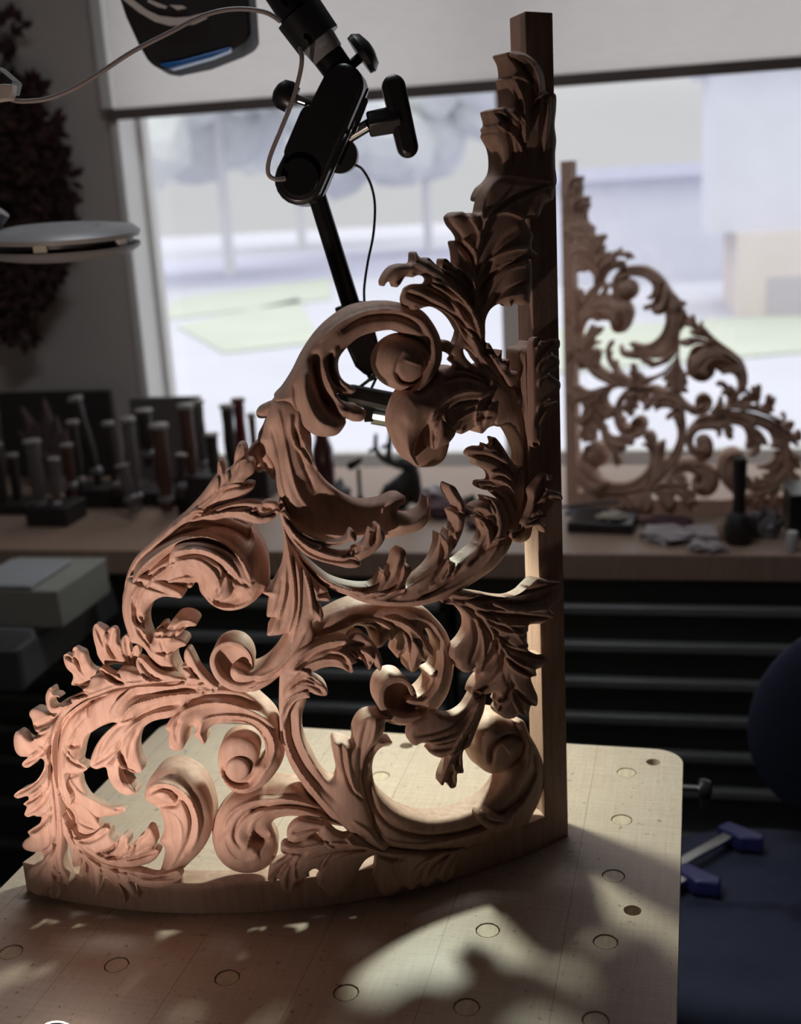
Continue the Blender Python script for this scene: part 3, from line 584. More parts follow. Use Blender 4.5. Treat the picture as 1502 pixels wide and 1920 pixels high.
# trunk with hanging leaf, and the tongue that curls into the cup
plate('scroll_stem', 12, 30, 6, 7, """527,940 524,952 525,964 530,990 533,1020 532,1052 528,1072 518,1092 510,1104 500,1106 493,1112 506,1120 504,1132 501,1156 518,1158 510,1172 501,1191 520,1191 542,1188 528,1214 514,1232 496,1248 474,1257 455,1252 442,1249 433,1254 432,1264 437,1274 446,1279 465,1279 478,1276 476,1283 460,1290 472,1297 500,1286 526,1266 550,1246 580,1225 588,1195 586,1164 592,1160 600,1166 607,1156 604,1140 600,1128 618,1127 620,1122 616,1116 602,1116 608,1112 614,1106 600,1096 584,1078 568,1058 558,1040 550,1026 540,1006 533,985""",
 spine='570,1225 568,1180 562,1130 556,1080 544,1030 532,980', veins=(0, 0),
 strokes=[(2.5, 3, '527,955 534,1000 544,1050 552,1100 552,1150 540,1190'), (-3.5, 3, '546,1040 552,1070 556,1110 556,1140 546,1185'), (2.5, 3, '558,1060 562,1100 560,1150 548,1200'), (-2, 4, '530,1080 525,1120 515,1150'), (-2, 4, '542,1090 538,1130 524,1180'), (2, 3, '536,1060 534,1110 524,1150 508,1188'), (-2.5, 3, '576,1070 584,1100 592,1130 600,1155'), (2, 3, '566,1058 580,1100 586,1150'), (-2, 4, '590,1090 600,1110'), (2, 4, '575,1180 552,1220 520,1255 485,1270 450,1266'), (-2.5, 3, '480,1279 505,1272 530,1254')],
 ctrl=[(527, 950, -4), (505, 1190, 4), (600, 1160, 6), (440, 1264, 2), (560, 1130, 3), (500, 1110, 2), (570, 1210, 0)])
# C scroll, upper band with leaf edge
plate('acanthus_leaf', 15, 13, 3, 4, """525,964 524,945 527,938 540,966 556,986 580,1004 604,1015 624,1017 640,1014 650,1008 658,994 664,996 669,1009 665,1017 658,1014 640,1021 620,1025 604,1025 620,1033 645,1037 660,1033 662,1028 680,1020 690,1006 695,992 702,996 704,984 710,983 720,998 722,1008 712,1026 696,1040 680,1049 674,1054 678,1058 672,1063 652,1065 630,1060 600,1052 576,1042 556,1024 540,1004 530,982""",
 spine='530,960 552,1000 590,1032 640,1046 685,1035 708,1000', veins=(1.8, 2), strokes=[(-3, 3, '532,965 552,994 580,1012 610,1020 650,1016'), (2.5, 2.5, '536,980 562,1014 600,1036 650,1046 690,1030'), (-3, 3, '548,1005 580,1036 630,1052 670,1050')], ctrl=[(664, 1005, 6), (710, 990, 7), (527, 945, -5), (670, 1058, 5)])
# C scroll, lower band that swings right and up in leaves
plate('scroll_stem', 7, 20, 5, 5, """545,1012 560,1036 576,1052 600,1072 620,1086 650,1096 680,1100 698,1098 710,1088 719,1073 726,1078 736,1060 744,1038 758,1030 762,1046 760,1060 770,1062 771,1072 762,1088 761,1099 781,1084 803,1065 815,1048 824,1022 826,1001 837,1010 845,995 852,997 854,978 848,960 860,958 858,948 845,933 840,916 843,909 852,912 862,927 871,946 872,973 867,997 856,1022 843,1044 845,1052 854,1056 860,1054 875,1042 892,1029 905,1014 910,997 900,980 898,973 909,971 890,956 898,948 915,941 913,933 926,934 936,937 947,956 954,980 953,1007 960,1012 952,1033 937,1054 920,1071 892,1090 867,1105 835,1122 792,1135 740,1137 700,1134 672,1126 650,1116 620,1104 596,1086 576,1064 558,1040""",
 spine='560,1042 600,1080 650,1108 710,1120 770,1114 830,1090 880,1060 915,1025 930,985 925,950', veins=(2, 2.4),
 strokes=[(2.5, 3, '566,1050 610,1088 660,1108 720,1112 770,1100 815,1072 842,1030 858,985 856,940'), (-5, 5, '790,1122 820,1106 850,1082 868,1066'), (2.2, 3.5, '700,1128 770,1130 840,1108 895,1074 930,1030 942,980'), (-4, 4, '882,1058 905,1035 925,1010 930,975'), (-3, 3, '725,1112 748,1090 752,1055'), (2, 3, '740,1110 762,1080 764,1066')],
 ctrl=[(550, 1020, 2), (756, 1035, 8), (846, 915, 6), (920, 940, 5), (890, 956, 5), (750, 1130, 3), (830, 1010, -2)])
# big C body between the scroll and the bands
plate('scroll_stem', 6, 26, 8, 9, """515,751 505,770 494,800 483,825 499,849 512,868 516,880 520,916 528,940 547,976 571,1000 600,1014 648,1014 691,1004 724,1009 739,1007 768,1000 792,990 806,971 807,950 804,934 800,950 796,957 780,966 760,967 746,961 748,952 760,942 759,930 744,929 720,939 688,943 667,940 638,925 614,906 600,887 590,865 585,846 584,820 578,795 570,770 552,745 530,742""",
 strokes=[(2.5, 4, '522,770 532,820 545,880 562,930 590,965'), (3, 3, '545,780 548,820 566,850 584,872'), (-6, 22, '570,880 600,930 650,970 710,975'), (3, 3, '560,770 562,810 580,850 600,885 640,922 680,938'), (-2, 4, '510,800 524,860 535,920 555,965'), (2, 6, '740,990 775,985 798,965'), (-2.5, 4, '552,800 565,860 590,920')],
 ctrl=[(495, 830, -8), (520, 900, 2), (560, 860, 3), (620, 960, -12), (690, 965, -10), (780, 985, 4), (750, 940, 2), (540, 770, 2)])
plate('acanthus_leaf', -10, 10, 4, 5, """516,752 498,757 486,764 480,774 484,783 497,784 506,778 512,772""")
plate('acanthus_leaf', -9, 8, 3, 4, """484,826 470,838 462,850 474,872 486,886 496,880 512,900 518,884 514,868""", strokes=[(-3, 5, '486,840 494,866 506,884')])
# upper ring scroll with folds
plate('scroll_stem', 10, 34, 8, 9, """515,751 532,730 551,702 568,670 585,644 606,619 632,597 664,578 696,570 728,567 760,569 791,582 810,603 825,632 829,656 827,680 815,704 801,723 786,737 774,735 790,716 800,695 803,670 800,650 790,637 767,628 757,625 736,619 705,622 674,632 653,649 636,672 635,693 640,708 653,721 668,730 662,738 645,742 632,738 645,755 666,764 674,764 685,770 686,779 679,789 662,790 648,785 649,791 644,802 632,815 610,819 589,815 572,802 556,782 538,765""",
 strokes=[(-15, 9, '590,668 593,700 602,732 617,762 636,786'), (5, 8, '574,692 570,722 578,757 598,790 626,806'), (3.5, 5, '604,676 614,712 632,746 662,768'), (-7, 5, '620,664 620,692 632,720 654,734'), (3, 4, '630,652 628,690 642,716'), (-5, 7, '640,622 672,600 710,592 750,594 785,612 806,640'), (3, 3, '600,640 640,605 690,584 740,582 784,598'), (-2, 3, '552,720 556,760 575,795')],
 ctrl=[(530, 745, -2), (600, 640, -3), (700, 580, -5), (820, 650, 2), (640, 800, 10), (675, 780, 8), (600, 740, 3), (780, 720, 6)])
plate('volute', 14, 34, 20, 20, circ(764, 680, 60, 54, 26), strokes=[(-9, 4, '742,698 752,714 772,718 792,706 800,684 794,664'), (2, 12, '772,682 774,676'), (-2, 3, '742,698 745,680 756,664')], ctrl=[(764, 680, 2)])
# ball scroll in the middle right with its leaf
plate('volute', -10, 16, 3, 6, """776,872 796,876 817,873 833,861 840,843 842,826 826,800 804,790 786,805 772,840""")
plate('acanthus_leaf', 12, 32, 9, 10, """825,694 844,689 868,690 892,697 920,712 945,722 964,724 958,760 945,790 930,797 916,802 904,813 897,810 894,800 880,807 863,814 856,807 853,816 841,831 830,836 815,843 811,830 810,806 804,794 797,800 785,820 778,845 780,860 785,873 775,870 760,853 746,824 738,797 741,776 750,752 762,735 781,733 800,722 815,709""",
 spine='955,740 910,730 860,745 825,780 815,830', veins=(2, 2.2), strokes=[(3, 3, '808,790 816,770 838,750 870,736 905,735'), (-3, 4, '820,800 832,776 860,758 900,752 930,755'), (2.5, 3, '850,800 866,784 890,772 925,770'), (-2.5, 3, '868,804 890,786 925,780'), (-3, 4, '830,715 870,706 915,722')],
 ctrl=[(770, 780, 6), (750, 800, 2), (815, 835, 6), (900, 800, -6), (950, 750, -8), (840, 700, -6)])
plate('acanthus_leaf', 2, 10, 2, 3, """829,640 839,638 851,645 857,634 863,618 880,642 900,668 922,692 945,712 960,726 945,724 920,713 892,700 868,693 853,690 856,685 846,675 850,668 844,663 831,657""", holes=['869,655 874,653 886,662 896,676 903,692 896,690 882,680 872,668'])
# upper leaf group
plate('acanthus_leaf', 6, 16, 4, 5, """761,570 760,556 767,541 781,534 803,532 807,525 803,519 784,516 772,520 768,514 759,520 750,534 743,539 738,529 726,529 720,537 718,529 724,515 736,501 753,495 774,493 777,474 780,472 786,481 801,486 803,483 820,498 828,503 832,486 837,485 853,501 857,500 857,474 853,453 856,451 863,455 867,448 861,436 849,421 845,407 853,399 868,397 877,402 885,399 899,400 904,383 911,359 923,342 940,330 1000,335 1038,345 1038,372 1020,385 1009,407 985,412 1000,440 997,465 1012,481 1004,487 990,484 997,498 996,541 994,556 992,570 983,572 964,566 959,575 952,571 935,570 920,580 911,599 910,623 911,642 917,643 928,661 934,668 941,656 942,676 955,674 956,694 971,697 972,712 955,728 935,712 915,690 899,676 887,656 873,637 863,618 853,601 839,587 820,577 801,575 784,580 774,581 772,576""",
 spine='908,660 898,610 893,560 893,500 905,440 930,390 975,355', veins=(2.2, 2.6), strokes=[(4, 4, '893,575 890,520 896,460 915,410 945,375'), (-4, 6, '904,570 910,510 930,460 965,430'), (2.5, 4, '906,580 925,540 955,505 990,495'), (-3, 4, '912,585 940,550 985,530'), (2.5, 4, '915,590 945,560 985,550'), (-3, 5, '880,640 850,580 815,555 785,555'), (2.5, 4, '895,650 865,590 830,545 800,540')],
 ctrl=[(765, 555, 10), (722, 520, 8), (850, 410, 4), (990, 560, 8), (1005, 480, 6), (930, 680, -2), (895, 540, 0), (1010, 370, 4), (955, 685, 0)])
plate('acanthus_leaf', 6, 22, 4, 5, """906,375 913,353 928,340 938,325 941,302 937,277 925,253 927,248 925,240 930,232 925,210 925,207 942,201 948,201 953,206 960,203 962,193 958,160 956,147 960,143 958,118 950,100 960,96 975,97 993,105 1008,118 1018,135 1022,152 1025,173 1041,176 1043,200 1040,235 1043,262 1040,300 1041,350 1000,360 950,372""",
 spine='975,350 985,290 990,230 1000,170 985,115', veins=(2, 2.4), strokes=[(3, 3.5, '958,102 985,106 1004,125 1013,150 1014,190 1008,240'), (-3.5, 4, '975,115 992,140 998,180 996,230'), (2.5, 3, '966,150 980,180 986,215 984,260 976,290'), (-3, 3, '964,165 972,195 976,230 972,270'), (-3, 4, '940,215 955,250 962,290 955,330'), (2, 3, '1030,180 1028,230 1020,290'), (-2, 4, '1020,180 1018,240 1010,300')],
 ctrl=[(955, 100, 10), (930, 210, 6), (1035, 200, 3), (980, 330, -2), (940, 320, -4)])
# stem running down beside the post, and its leaf
plate('scroll_stem', 4, 20, 5, 6, """905,684 930,702 958,724 966,732 969,750 973,757 976,745 974,728 973,700 972,655 986,650 998,640 1004,700 1008,800 1008,900 1000,980 992,1010 975,1018 962,1012 973,978 979,948 982,905 978,873 979,850 972,830 960,808 950,799 930,799 920,770""",
 strokes=[(2, 3, '985,660 988,740 992,840 990,930'), (-2.5, 4, '978,770 986,840 988,920 978,990')])
plate('acanthus_leaf', 3, 10, 3, 4, """922,820 928,820 941,835 954,856 967,873 973,879 978,874 984,905 980,948 973,978 962,1003 953,1012 954,985 948,958 943,941 930,929 918,920 905,918 894,911 896,903 918,899 917,886 907,878 890,870 888,863 876,852 881,843 892,838 907,837 908,831 917,836 924,832""",
 spine='958,1000 966,950 962,900 948,865 930,835', veins=(2, 2.4), ctrl=[(925, 823, 6), (880, 850, 6), (900, 908, 4), (960, 990, 2)])
plate('acanthus_leaf', 9, 8, 2, 3, """1000,637 1010,632 1018,640 1030,638 1048,636 1049,652 1036,662 1048,672 1047,690 1030,700 1050,716 1049,732 1030,748 1048,752 1032,772 1018,796 1010,838 1001,838 998,760 997,690""", spine='1005,830 1008,780 1010,720 1008,670 1006,640', veins=(2, 2), ctrl=[(1045, 640, 4), (1046, 720, 5)])
plate('acanthus_leaf', 10, 9, 2, 3, """990,967 999,937 996,920 1007,905 1024,888 1037,897 1020,912 1030,918 1050,924 1055,936 1044,939 1028,933 1018,948 1013,958 1028,968 1011,971 1024,988 1022,999 1009,986 992,990 975,1002 962,1010 960,1000 978,992 982,978""", spine='985,990 998,970 1006,945 1016,915', veins=(2, 2.2), ctrl=[(1030, 893, 5), (1050, 932, 6), (1022, 992, 6)])
# leaf fan to the right
plate('acanthus_leaf', 9, 15, 3, 4, """830,1130 850,1114 860,1111 898,1113 935,1119 958,1119 979,1110 994,1097 1007,1086 1021,1087 1040,1092 1056,1094 1055,1118 1041,1135 1031,1142 1042,1155 1033,1161 1016,1169 992,1172 990,1184 985,1189 986,1199 991,1210 990,1218 1007,1227 1016,1226 1025,1236 1018,1250 1005,1256 1006,1267 996,1270 1001,1289 1008,1306 1006,1324 996,1323 992,1336 986,1344 977,1339 962,1347 945,1346 933,1334 938,1321 933,1316 937,1304 926,1299 909,1302 892,1302 884,1302 888,1287 896,1274 903,1265 894,1263 893,1248 884,1259 873,1261 862,1255 860,1246 849,1236 848,1227 852,1216 867,1199 877,1180 877,1163 869,1148 852,1135""",
 spine='845,1122 880,1135 915,1165 940,1210 955,1260 960,1320', veins=(2.4, 2.8), strokes=[(3, 3, '860,1118 910,1124 950,1142 1000,1152 1038,1156'), (-3.5, 4, '880,1118 940,1130 1000,1128 1035,1108'), (2.5, 3, '870,1126 920,1150 960,1180 985,1208'), (-3, 4, '870,1132 900,1165 930,1210 950,1280'), (2.5, 3, '890,1155 905,1190 908,1230 900,1262'), (-3, 4, '888,1160 894,1200 882,1240'), (2.5, 3, '905,1155 930,1195 950,1222')],
 ctrl=[(850, 1120, 4), (1050, 1110, 6), (1038, 1156, 7), (1020, 1240, 7), (1003, 1320, 4), (955, 1340, 6), (865, 1250, 2), (900, 1290, -4)])
plate('acanthus_leaf', 11, 12, 3, 4, """890,1296 909,1300 908,1330 899,1355 889,1380 880,1400 869,1408 868,1435 869,1449 858,1451 857,1465 854,1476 845,1478 840,1469 835,1466 830,1473 825,1469 825,1457 832,1438 840,1418 828,1421 809,1414 802,1406 809,1399 792,1393 779,1398 769,1392 766,1374 773,1361 786,1353 800,1346 818,1336 835,1340 852,1338 871,1325 882,1308""",
 spine='900,1310 890,1345 872,1385 852,1430 840,1460', veins=(2.4, 2.4), strokes=[(3, 3, '900,1318 880,1360 856,1400 838,1440 830,1464'), (-3, 4, '885,1330 850,1360 810,1375 780,1380'), (-2.5, 3, '880,1375 862,1410 850,1450')], ctrl=[(770, 1380, 6), (845, 1470, 7), (805, 1408, 5), (900, 1305, -4)])
# centre scroll behind the bands
plate('scroll_stem', 4, 34, 12, 12, """560,1210 575,1182 584,1168 608,1156 640,1140 672,1130 730,1127 790,1136 813,1155 835,1182 847,1212 851,1240 847,1276 835,1310 815,1334 788,1353 760,1360 735,1357 722,1350 735,1346 760,1344 785,1340 790,1330 770,1322 759,1316 771,1306 788,1302 809,1276 803,1267 817,1257 824,1238 824,1212 815,1193 803,1178 794,1180 794,1189 813,1218 812,1231 803,1231 798,1240 792,1240 783,1255 771,1262 767,1257 766,1228 760,1222 746,1234 742,1228 749,1206 744,1190 734,1201 729,1198 716,1212 706,1215 702,1204 692,1186 680,1174 664,1174 662,1180 640,1194 600,1212 575,1235""",
 strokes=[(3, 3, '650,1172 690,1164 722,1172 742,1188'), (-3.5, 3, '690,1172 712,1186 718,1204'), (3, 3, '670,1170 700,1174 716,1196'), (3, 3, '720,1158 762,1172 792,1198 806,1228'), (-3.5, 4, '730,1168 764,1192 772,1226 774,1250'), (2.5, 3, '740,1170 764,1200 766,1240'), (-2.5, 3, '776,1196 790,1216 796,1236'), (3, 3, '830,1210 832,1250 822,1290 796,1322'), (-4, 4, '818,1250 816,1280 800,1305 776,1318'), (2, 3, '600,1195 640,1180 670,1168')],
 ctrl=[(700, 1140, -6), (840, 1240, 2), (765, 1320, 8), (740, 1230, 6), (600, 1190, -2), (790, 1345, 2), (805, 1240, 6)])
plate('volute', -8, 16, -8, 8, circ(749, 1311, 33, 38))
rim_strand('scroll_rim', '790,1347,6,9 760,1352,7,10 734,1345,7,10 718,1326,7,9 715,1304,7,8 722,1286,7,6 738,1276,7,5 756,1276,6,4 770,1288,4,3 775,1304,3,2', 28)
# leaf on the trunk's right side, with hooked tip, running down into the long branch
plate('acanthus_leaf', 13, 14, 3, 4, """555,1222 600,1205 640,1195 652,1198 656,1191 666,1186 680,1188 690,1198 702,1208 712,1224 717,1244 713,1258 706,1252 702,1240 697,1248 692,1256 686,1248 678,1237 668,1236 669,1242 661,1246 663,1258 659,1262 640,1253 620,1250 600,1254 582,1266 596,1273 608,1282 615,1296 612,1304 594,1303 579,1297 581,1308 574,1309 556,1314 544,1328 538,1346 535,1370 536,1398 528,1396 525,1370 523,1320 524,1280 526,1262""",
 spine='530,1370 532,1310 548,1262 590,1235 640,1222 700,1222', veins=(2.2, 2.4), strokes=[(3, 3, '545,1258 570,1228 605,1208 648,1200'), (-4, 5, '560,1250 590,1225 640,1212 690,1208'), (2.5, 3, '545,1272 580,1246 620,1236 660,1246'), (-2.5, 3, '548,1290 575,1270 602,1284'), (2.5, 3, '540,1300 565,1280 605,1290')],
 ctrl=[(712, 1250, 7), (690, 1250, 3), (660, 1255, 4), (610, 1298, 5), (640, 1200, 4), (530, 1380, -4), (670, 1200, -4)])
plate('scroll_stem', 8, 24, 6, 7, """528,1300 524,1340 526,1370 534,1406 544,1434 560,1460 580,1488 600,1510 620,1532 644,1550 660,1566 690,1590 725,1602 730,1585 712,1562 698,1530 686,1496 678,1460 682,1430 692,1408 712,1384 722,1366 722,1356 734,1349 712,1340 686,1344 672,1358 665,1376 664,1398 652,1394 640,1391 626,1392 626,1414 630,1434 634,1458 630,1466 616,1464 600,1446 586,1420 574,1396 568,1370 567,1340 574,1306 556,1310 544,1324""",
 strokes=[(2.5, 3, '530,1330 534,1380 552,1430 586,1478 630,1530'), (-5, 7, '544,1340 548,1385 564,1424 590,1462 630,1500'), (2, 4, '560,1330 564,1380 584,1426 610,1460'), (-3, 3, '640,1396 646,1440 660,1480 680,1500'), (2.5, 4, '650,1400 656,1450 668,1490'), (-3, 5, '690,1350 680,1390 674,1430 672,1470'), (3, 4, '706,1350 700,1385 684,1420'), (-4, 3, '690,1500 700,1540 716,1575'), (2, 4, '660,1540 690,1560 715,1590')],
 ctrl=[(528, 1350, -3), (700, 1345, 9), (640, 1395, 7), (600, 1500, -2), (670, 1480, 2), (720, 1595, 0)])
# big ring scroll bottom right
plate('scroll_stem', 6, 26, 9, 9, """676,1420 673,1460 682,1496 694,1530 708,1562 728,1588 760,1598 800,1601 850,1593 910,1579 960,1562 984,1550 1000,1525 1012,1500 1020,1470 1019,1435 1009,1406 992,1375 980,1350 964,1352 975,1375 984,1400 978,1420 965,1430 952,1444 943,1463 926,1487 898,1508 867,1523 835,1531 803,1533 781,1529 750,1518 730,1504 708,1480 700,1460 698,1436 702,1418 712,1404 726,1397 736,1392 715,1388 700,1395 685,1405""",
 strokes=[(-6, 6, '690,1440 694,1490 718,1532 760,1558 815,1566 880,1556 935,1530 975,1490 996,1450'), (3, 4, '700,1500 735,1545 790,1560 850,1556'), (2.5, 4, '690,1520 716,1570 770,1584 840,1578 920,1554 980,1510 1004,1460'), (3, 4, '990,1400 992,1430 976,1470 960,1500'), (-4, 4, '1000,1410 1002,1450 985,1490 960,1515'), (2, 3, '706,1410 692,1440 690,1470')],
 ctrl=[(680, 1420, -2), (820, 1590, 2), (1010, 1470, 0), (970, 1360, 6), (730, 1393, 6), (980, 1440, 2)])
plate('volute', 14, 36, 18, 18, """888,1385 892,1362 905,1346 925,1335 950,1338 975,1350 988,1375 990,1400 980,1420 965,1435 945,1447 925,1451 905,1443 892,1425 886,1405""", strokes=[(-8, 5, '921,1430 922,1408 934,1390 956,1380 980,1384'), (3, 12, '950,1408 962,1400')], ctrl=[(940, 1400, 1), (960, 1370, -4)])
plate('acanthus_leaf', 12, 12, 3, 4, """894,1527 898,1521 907,1526 918,1518 930,1527 947,1534 961,1529 962,1543 947,1556 930,1560 909,1551 897,1539""", strokes=[(-3, 3, '905,1532 922,1540 945,1542'), (-2, 3, '908,1524 912,1534')], ctrl=[(900, 1528, 4)])
# lower centre scroll with dark hollow
plate('scroll_stem', 8, 28, 12, 12, """650,1550 620,1532 600,1510 580,1488 562,1472 540,1466 515,1466 490,1474 460,1485 436,1496 416,1514 402,1536 398,1560 400,1584 408,1606 424,1624 446,1635 476,1636 500,1626 516,1608 522,1588 518,1568 507,1550 513,1538 520,1534 540,1530 560,1531 582,1539 604,1543 640,1549""",
 strokes=[(3, 4, '640,1535 580,1508 520,1498 470,1504 432,1526 418,1560 426,1596 450,1616 484,1610'), (-5, 4, '620,1530 570,1512 520,1510 476,1518 448,1540 440,1570 452,1590'), (2.5, 3, '600,1530 550,1518 505,1522 476,1540 466,1560'), (-16, 15, '470,1568 488,1574 500,1580'), (-5, 3, '471,1520 485,1514 500,1514'), (3, 8, '474,1606 486,1602')],
 ctrl=[(500, 1475, -8), (640, 1545, -4), (430, 1570, 3), (510, 1590, 2), (520, 1525, 3), (410, 1560, -5)])
plate('acanthus_leaf', 4, 9, 3, 3.5, """610,1548 580,1540 560,1538 545,1548 538,1562 541,1578 549,1585 568,1578 585,1566 602,1557""", strokes=[(-2.5, 3, '548,1562 570,1556 600,1552'), (2, 3, '552,1572 576,1564 600,1555')], ctrl=[(540, 1570, 5)])
plate('acanthus_leaf', 8, 13, 3, 4, """740,1604 720,1598 690,1582 664,1566 658,1566 650,1570 634,1566 612,1548 605,1550 600,1558 597,1566 605,1574 590,1573 575,1575 565,1581 548,1584 532,1584 526,1592 530,1600 542,1602 535,1610 520,1616 508,1620 504,1634 503,1652 514,1656 522,1648 528,1664 540,1676 550,1670 556,1654 566,1650 575,1645 600,1640 594,1654 606,1668 620,1681 641,1675 660,1655 670,1636 686,1612 708,1602""",
 spine='725,1602 680,1590 640,1590 600,1596 560,1604 525,1630', veins=(2.2, 2.4), strokes=[(2.5, 3, '720,1598 670,1586 620,1582 570,1590 535,1592'), (-2.5, 4, '690,1592 640,1594 590,1604 550,1622'), (2, 3, '690,1596 650,1606 610,1628 600,1660')],
 holes=['577,1640 584,1631 592,1629 599,1634 597,1645 588,1646'], ctrl=[(730, 1600, 0), (530, 1590, 6), (540, 1670, 3), (620, 1670, 3), (610, 1552, 4)])
plate('acanthus_leaf', 8, 12, 3, 4, """708,1601 730,1597 793,1600 833,1596 858,1592 885,1582 897,1577 880,1592 862,1606 856,1620 850,1640 833,1654 822,1648 812,1654 804,1662 796,1664 788,1656 782,1659 774,1668 766,1667 756,1662 745,1673 726,1681 713,1673 702,1650 705,1622""",
 spine='870,1590 820,1602 770,1608 730,1618 715,1650', veins=(2.4, 2.4), strokes=[(2, 3, '860,1594 810,1610 780,1630 770,1660'), (-2, 3, '840,1604 810,1625 798,1655'), (2, 3, '850,1602 832,1625 826,1648')], ctrl=[(720, 1670, 3), (795, 1660, 3), (890, 1580, -4)])

# ------------------------------------------------------------------ second bracket (mirrored twin) on the counter
def dup_tree(o, parent=None):
    c = o.copy(); COL.objects.link(c); c.parent = parent
    for ch in list(o.children):
        k = dup_tree(ch, c)
    return c
kids = list(bracket.children)
twin = bracket.copy(); COL.objects.link(twin)
for ch in kids:
    c = ch.copy(); COL.objects.link(c); c.parent = twin
tag(twin, 'mirrored twin bracket of carved limewood standing on the counter in front of the window', 'carving')
twin.scale = (-1, 1, 1)
q = onz(1062, 944, ZC); twin.location = (q[0], q[1], ZC); twin.rotation_euler = (0, 0, WTH+0.02)

# ------------------------------------------------------------------ counter and cabinets under the window
M_counter = wood_grain('counter_beech', (0.36, 0.25, 0.19), (0.28, 0.19, 0.14), 0.45, 2.0)
M_steel = mat('dark_green_grey_steel', (0.085, 0.092, 0.09), 0.45, metal=0.2, noise=0.15, scale=6)
M_lip = mat('drawer_lip_steel', (0.22, 0.225, 0.22), 0.4, metal=0.3, noise=0.1, scale=9)
M_black = mat('black_plastic', (0.012, 0.012, 0.013), 0.35, noise=0.2, scale=30)
M_blacks = mat('black_satin_metal', (0.016, 0.016, 0.017), 0.3, metal=0.5)
M_chrome = mat('chrome', (0.55, 0.56, 0.55), 0.18, metal=1.0)
CY = 2.105
ct = thing('counter', 'long beech counter running under the window, cluttered with tools', 'counter', (0, 0, 0), WTH)
obj('counter_top', box(NB(), -2.15, 1.8, CY, WY-0.005, ZC-0.052, ZC), M_counter, ct, bev=0.003)
obj('support_panel', box(NB(), -2.15, 1.8, WY-0.1, WY-0.01, -0.92, ZC-0.053), M_steel, ct)
def cabinet(xa, xb, zs, label, skip=()):
    t = thing('drawer_cabinet', label, 'cabinet', (0, 0, 0), WTH, 'steel drawer cabinets under the counter')
    obj('body', box(NB(), xa, xb, CY+0.05, WY-0.12, -0.925, ZC-0.053), M_steel, t, bev=0.002)
    for k in range(len(zs)-1):
        if k in skip: continue
        za, zb = zs[k+1]+0.004, zs[k]-0.004
        d = obj('drawer', box(NB(), xa+0.008, xb-0.008, CY+0.03, CY+0.0495, za, zb), M_steel, t, bev=0.001)
        bm = NB(); box(bm, xa+0.012, xb-0.012, CY+0.004, CY+0.03, za+0.002, za+0.02)
        obj('drawer_pull', bm, M_lip, d, bev=0.003)
    return t
zz = [-0.135, -0.206, -0.282, -0.357, -0.433, -0.509, -0.585, -0.692, -0.80, -0.92]
cabinet(-0.373, 0.52, zz, 'dark steel drawer cabinet right of the bracket post, its drawers with pale full-width pulls')
cabinet(-1.04, -0.384, zz, 'dark steel drawer cabinet seen through the carved scrolls, middle of the three')
lc = cabinet(-1.72, -1.055, zz, 'dark steel drawer cabinet at the left edge with one drawer pulled open', skip=(0, 1))
cabinet(0.53, 1.4, zz, 'dark steel drawer cabinet hidden behind the blue chair')
# pulled-out drawer with paper and boxes
p0 = atW(75, 1250, 1.60)
dz = -0.226
dr = obj('open_drawer', box(NB(), -1.70, -1.092, 1.75, 2.14, dz, dz+0.006), M_steel, lc)
for b_ in ((-1.70, -1.69, 1.75, 2.14), (-1.106, -1.092, 1.75, 2.14), (-1.70, -1.092, 1.736, 1.75)):
    obj('drawer_side', box(NB(), b_[0], b_[1], b_[2], b_[3], dz, dz+0.074), M_lip if b_[0] == -1.106 else M_steel, dr)
M_card = mat('grey_card', (0.30, 0.30, 0.26), 0.8, noise=0.1, scale=12); M_card2 = mat('pale_grey_card', (0.36, 0.37, 0.38), 0.8, noise=0.1, scale=12)
def wbox(name, px0, px1, pyt, pyb, Y, dep, m, label, cat, group=None, z=None, rz=0.0):
    Y = Y*BK; z = ZC if z == 0.0 else z
    a = atW(px0, pyb, Y); b = atW(px1, pyt, Y); zz0 = a[2] if z is None else z
    o = obj(name, box(NB(), -abs(b[0]-a[0])/2, abs(b[0]-a[0])/2, 0, dep, 0, b[2]-zz0), m, None, loc=wl((a[0]+b[0])/2, Y, zz0), rz=WTH+rz, bev=0.003)
    tag(o, label, cat, group); return o
def top(o): return o.location.z+max(v.co.z for v in o.data.vertices)+0.0005
b1 = wbox('cardboard_box', -60, 62, 1178, 1254, 1.60, 0.2, M_card2, 'blue-grey box lowest in the stack in the open drawer, left edge', 'box', z=dz+0.0065)
b2 = wbox('cardboard_box', -60, 108, 1108, 1172, 1.60, 0.2, M_card, 'greenish grey box in the middle of the stack by the open drawer', 'box', z=top(b1))
wbox('cardboard_box', -60, 58, 1098, 1120, 1.60, 0.16, M_card2, 'pale flat box on top of the stack at the left edge', 'box', z=top(b2))

# ------------------------------------------------------------------ roller blind
M_blind = bpy.data.materials.new('linen_blind'); M_blind.use_nodes = True
_n = M_blind.node_tree; _b = _n.nodes['Principled BSDF']; _b.inputs['Base Color'].default_value = (0.55, 0.50, 0.47, 1); _b.inputs['Roughness'].default_value = 0.9
_tl = _n.nodes.new('ShaderNodeBsdfTranslucent'); _tl.inputs[0].default_value = (0.78, 0.71, 0.67, 1); _ms = _n.nodes.new('ShaderNodeMixShader'); _ms.inputs[0].default_value = 0.80
_tc = _n.nodes.new('ShaderNodeTexCoord'); _mp = _n.nodes.new('ShaderNodeMapping'); _mp.inputs['Scale'].default_value = (4, 4, 60); _nz = _n.nodes.new('ShaderNodeTexNoise'); _nz.inputs['Scale'].default_value = 6; _nz.inputs['Detail'].default_value = 5
_r = _n.nodes.new('ShaderNodeValToRGB'); _r.color_ramp.elements[0].color = (0.52, 0.48, 0.455, 1); _r.color_ramp.elements[1].color = (0.66, 0.62, 0.585, 1)
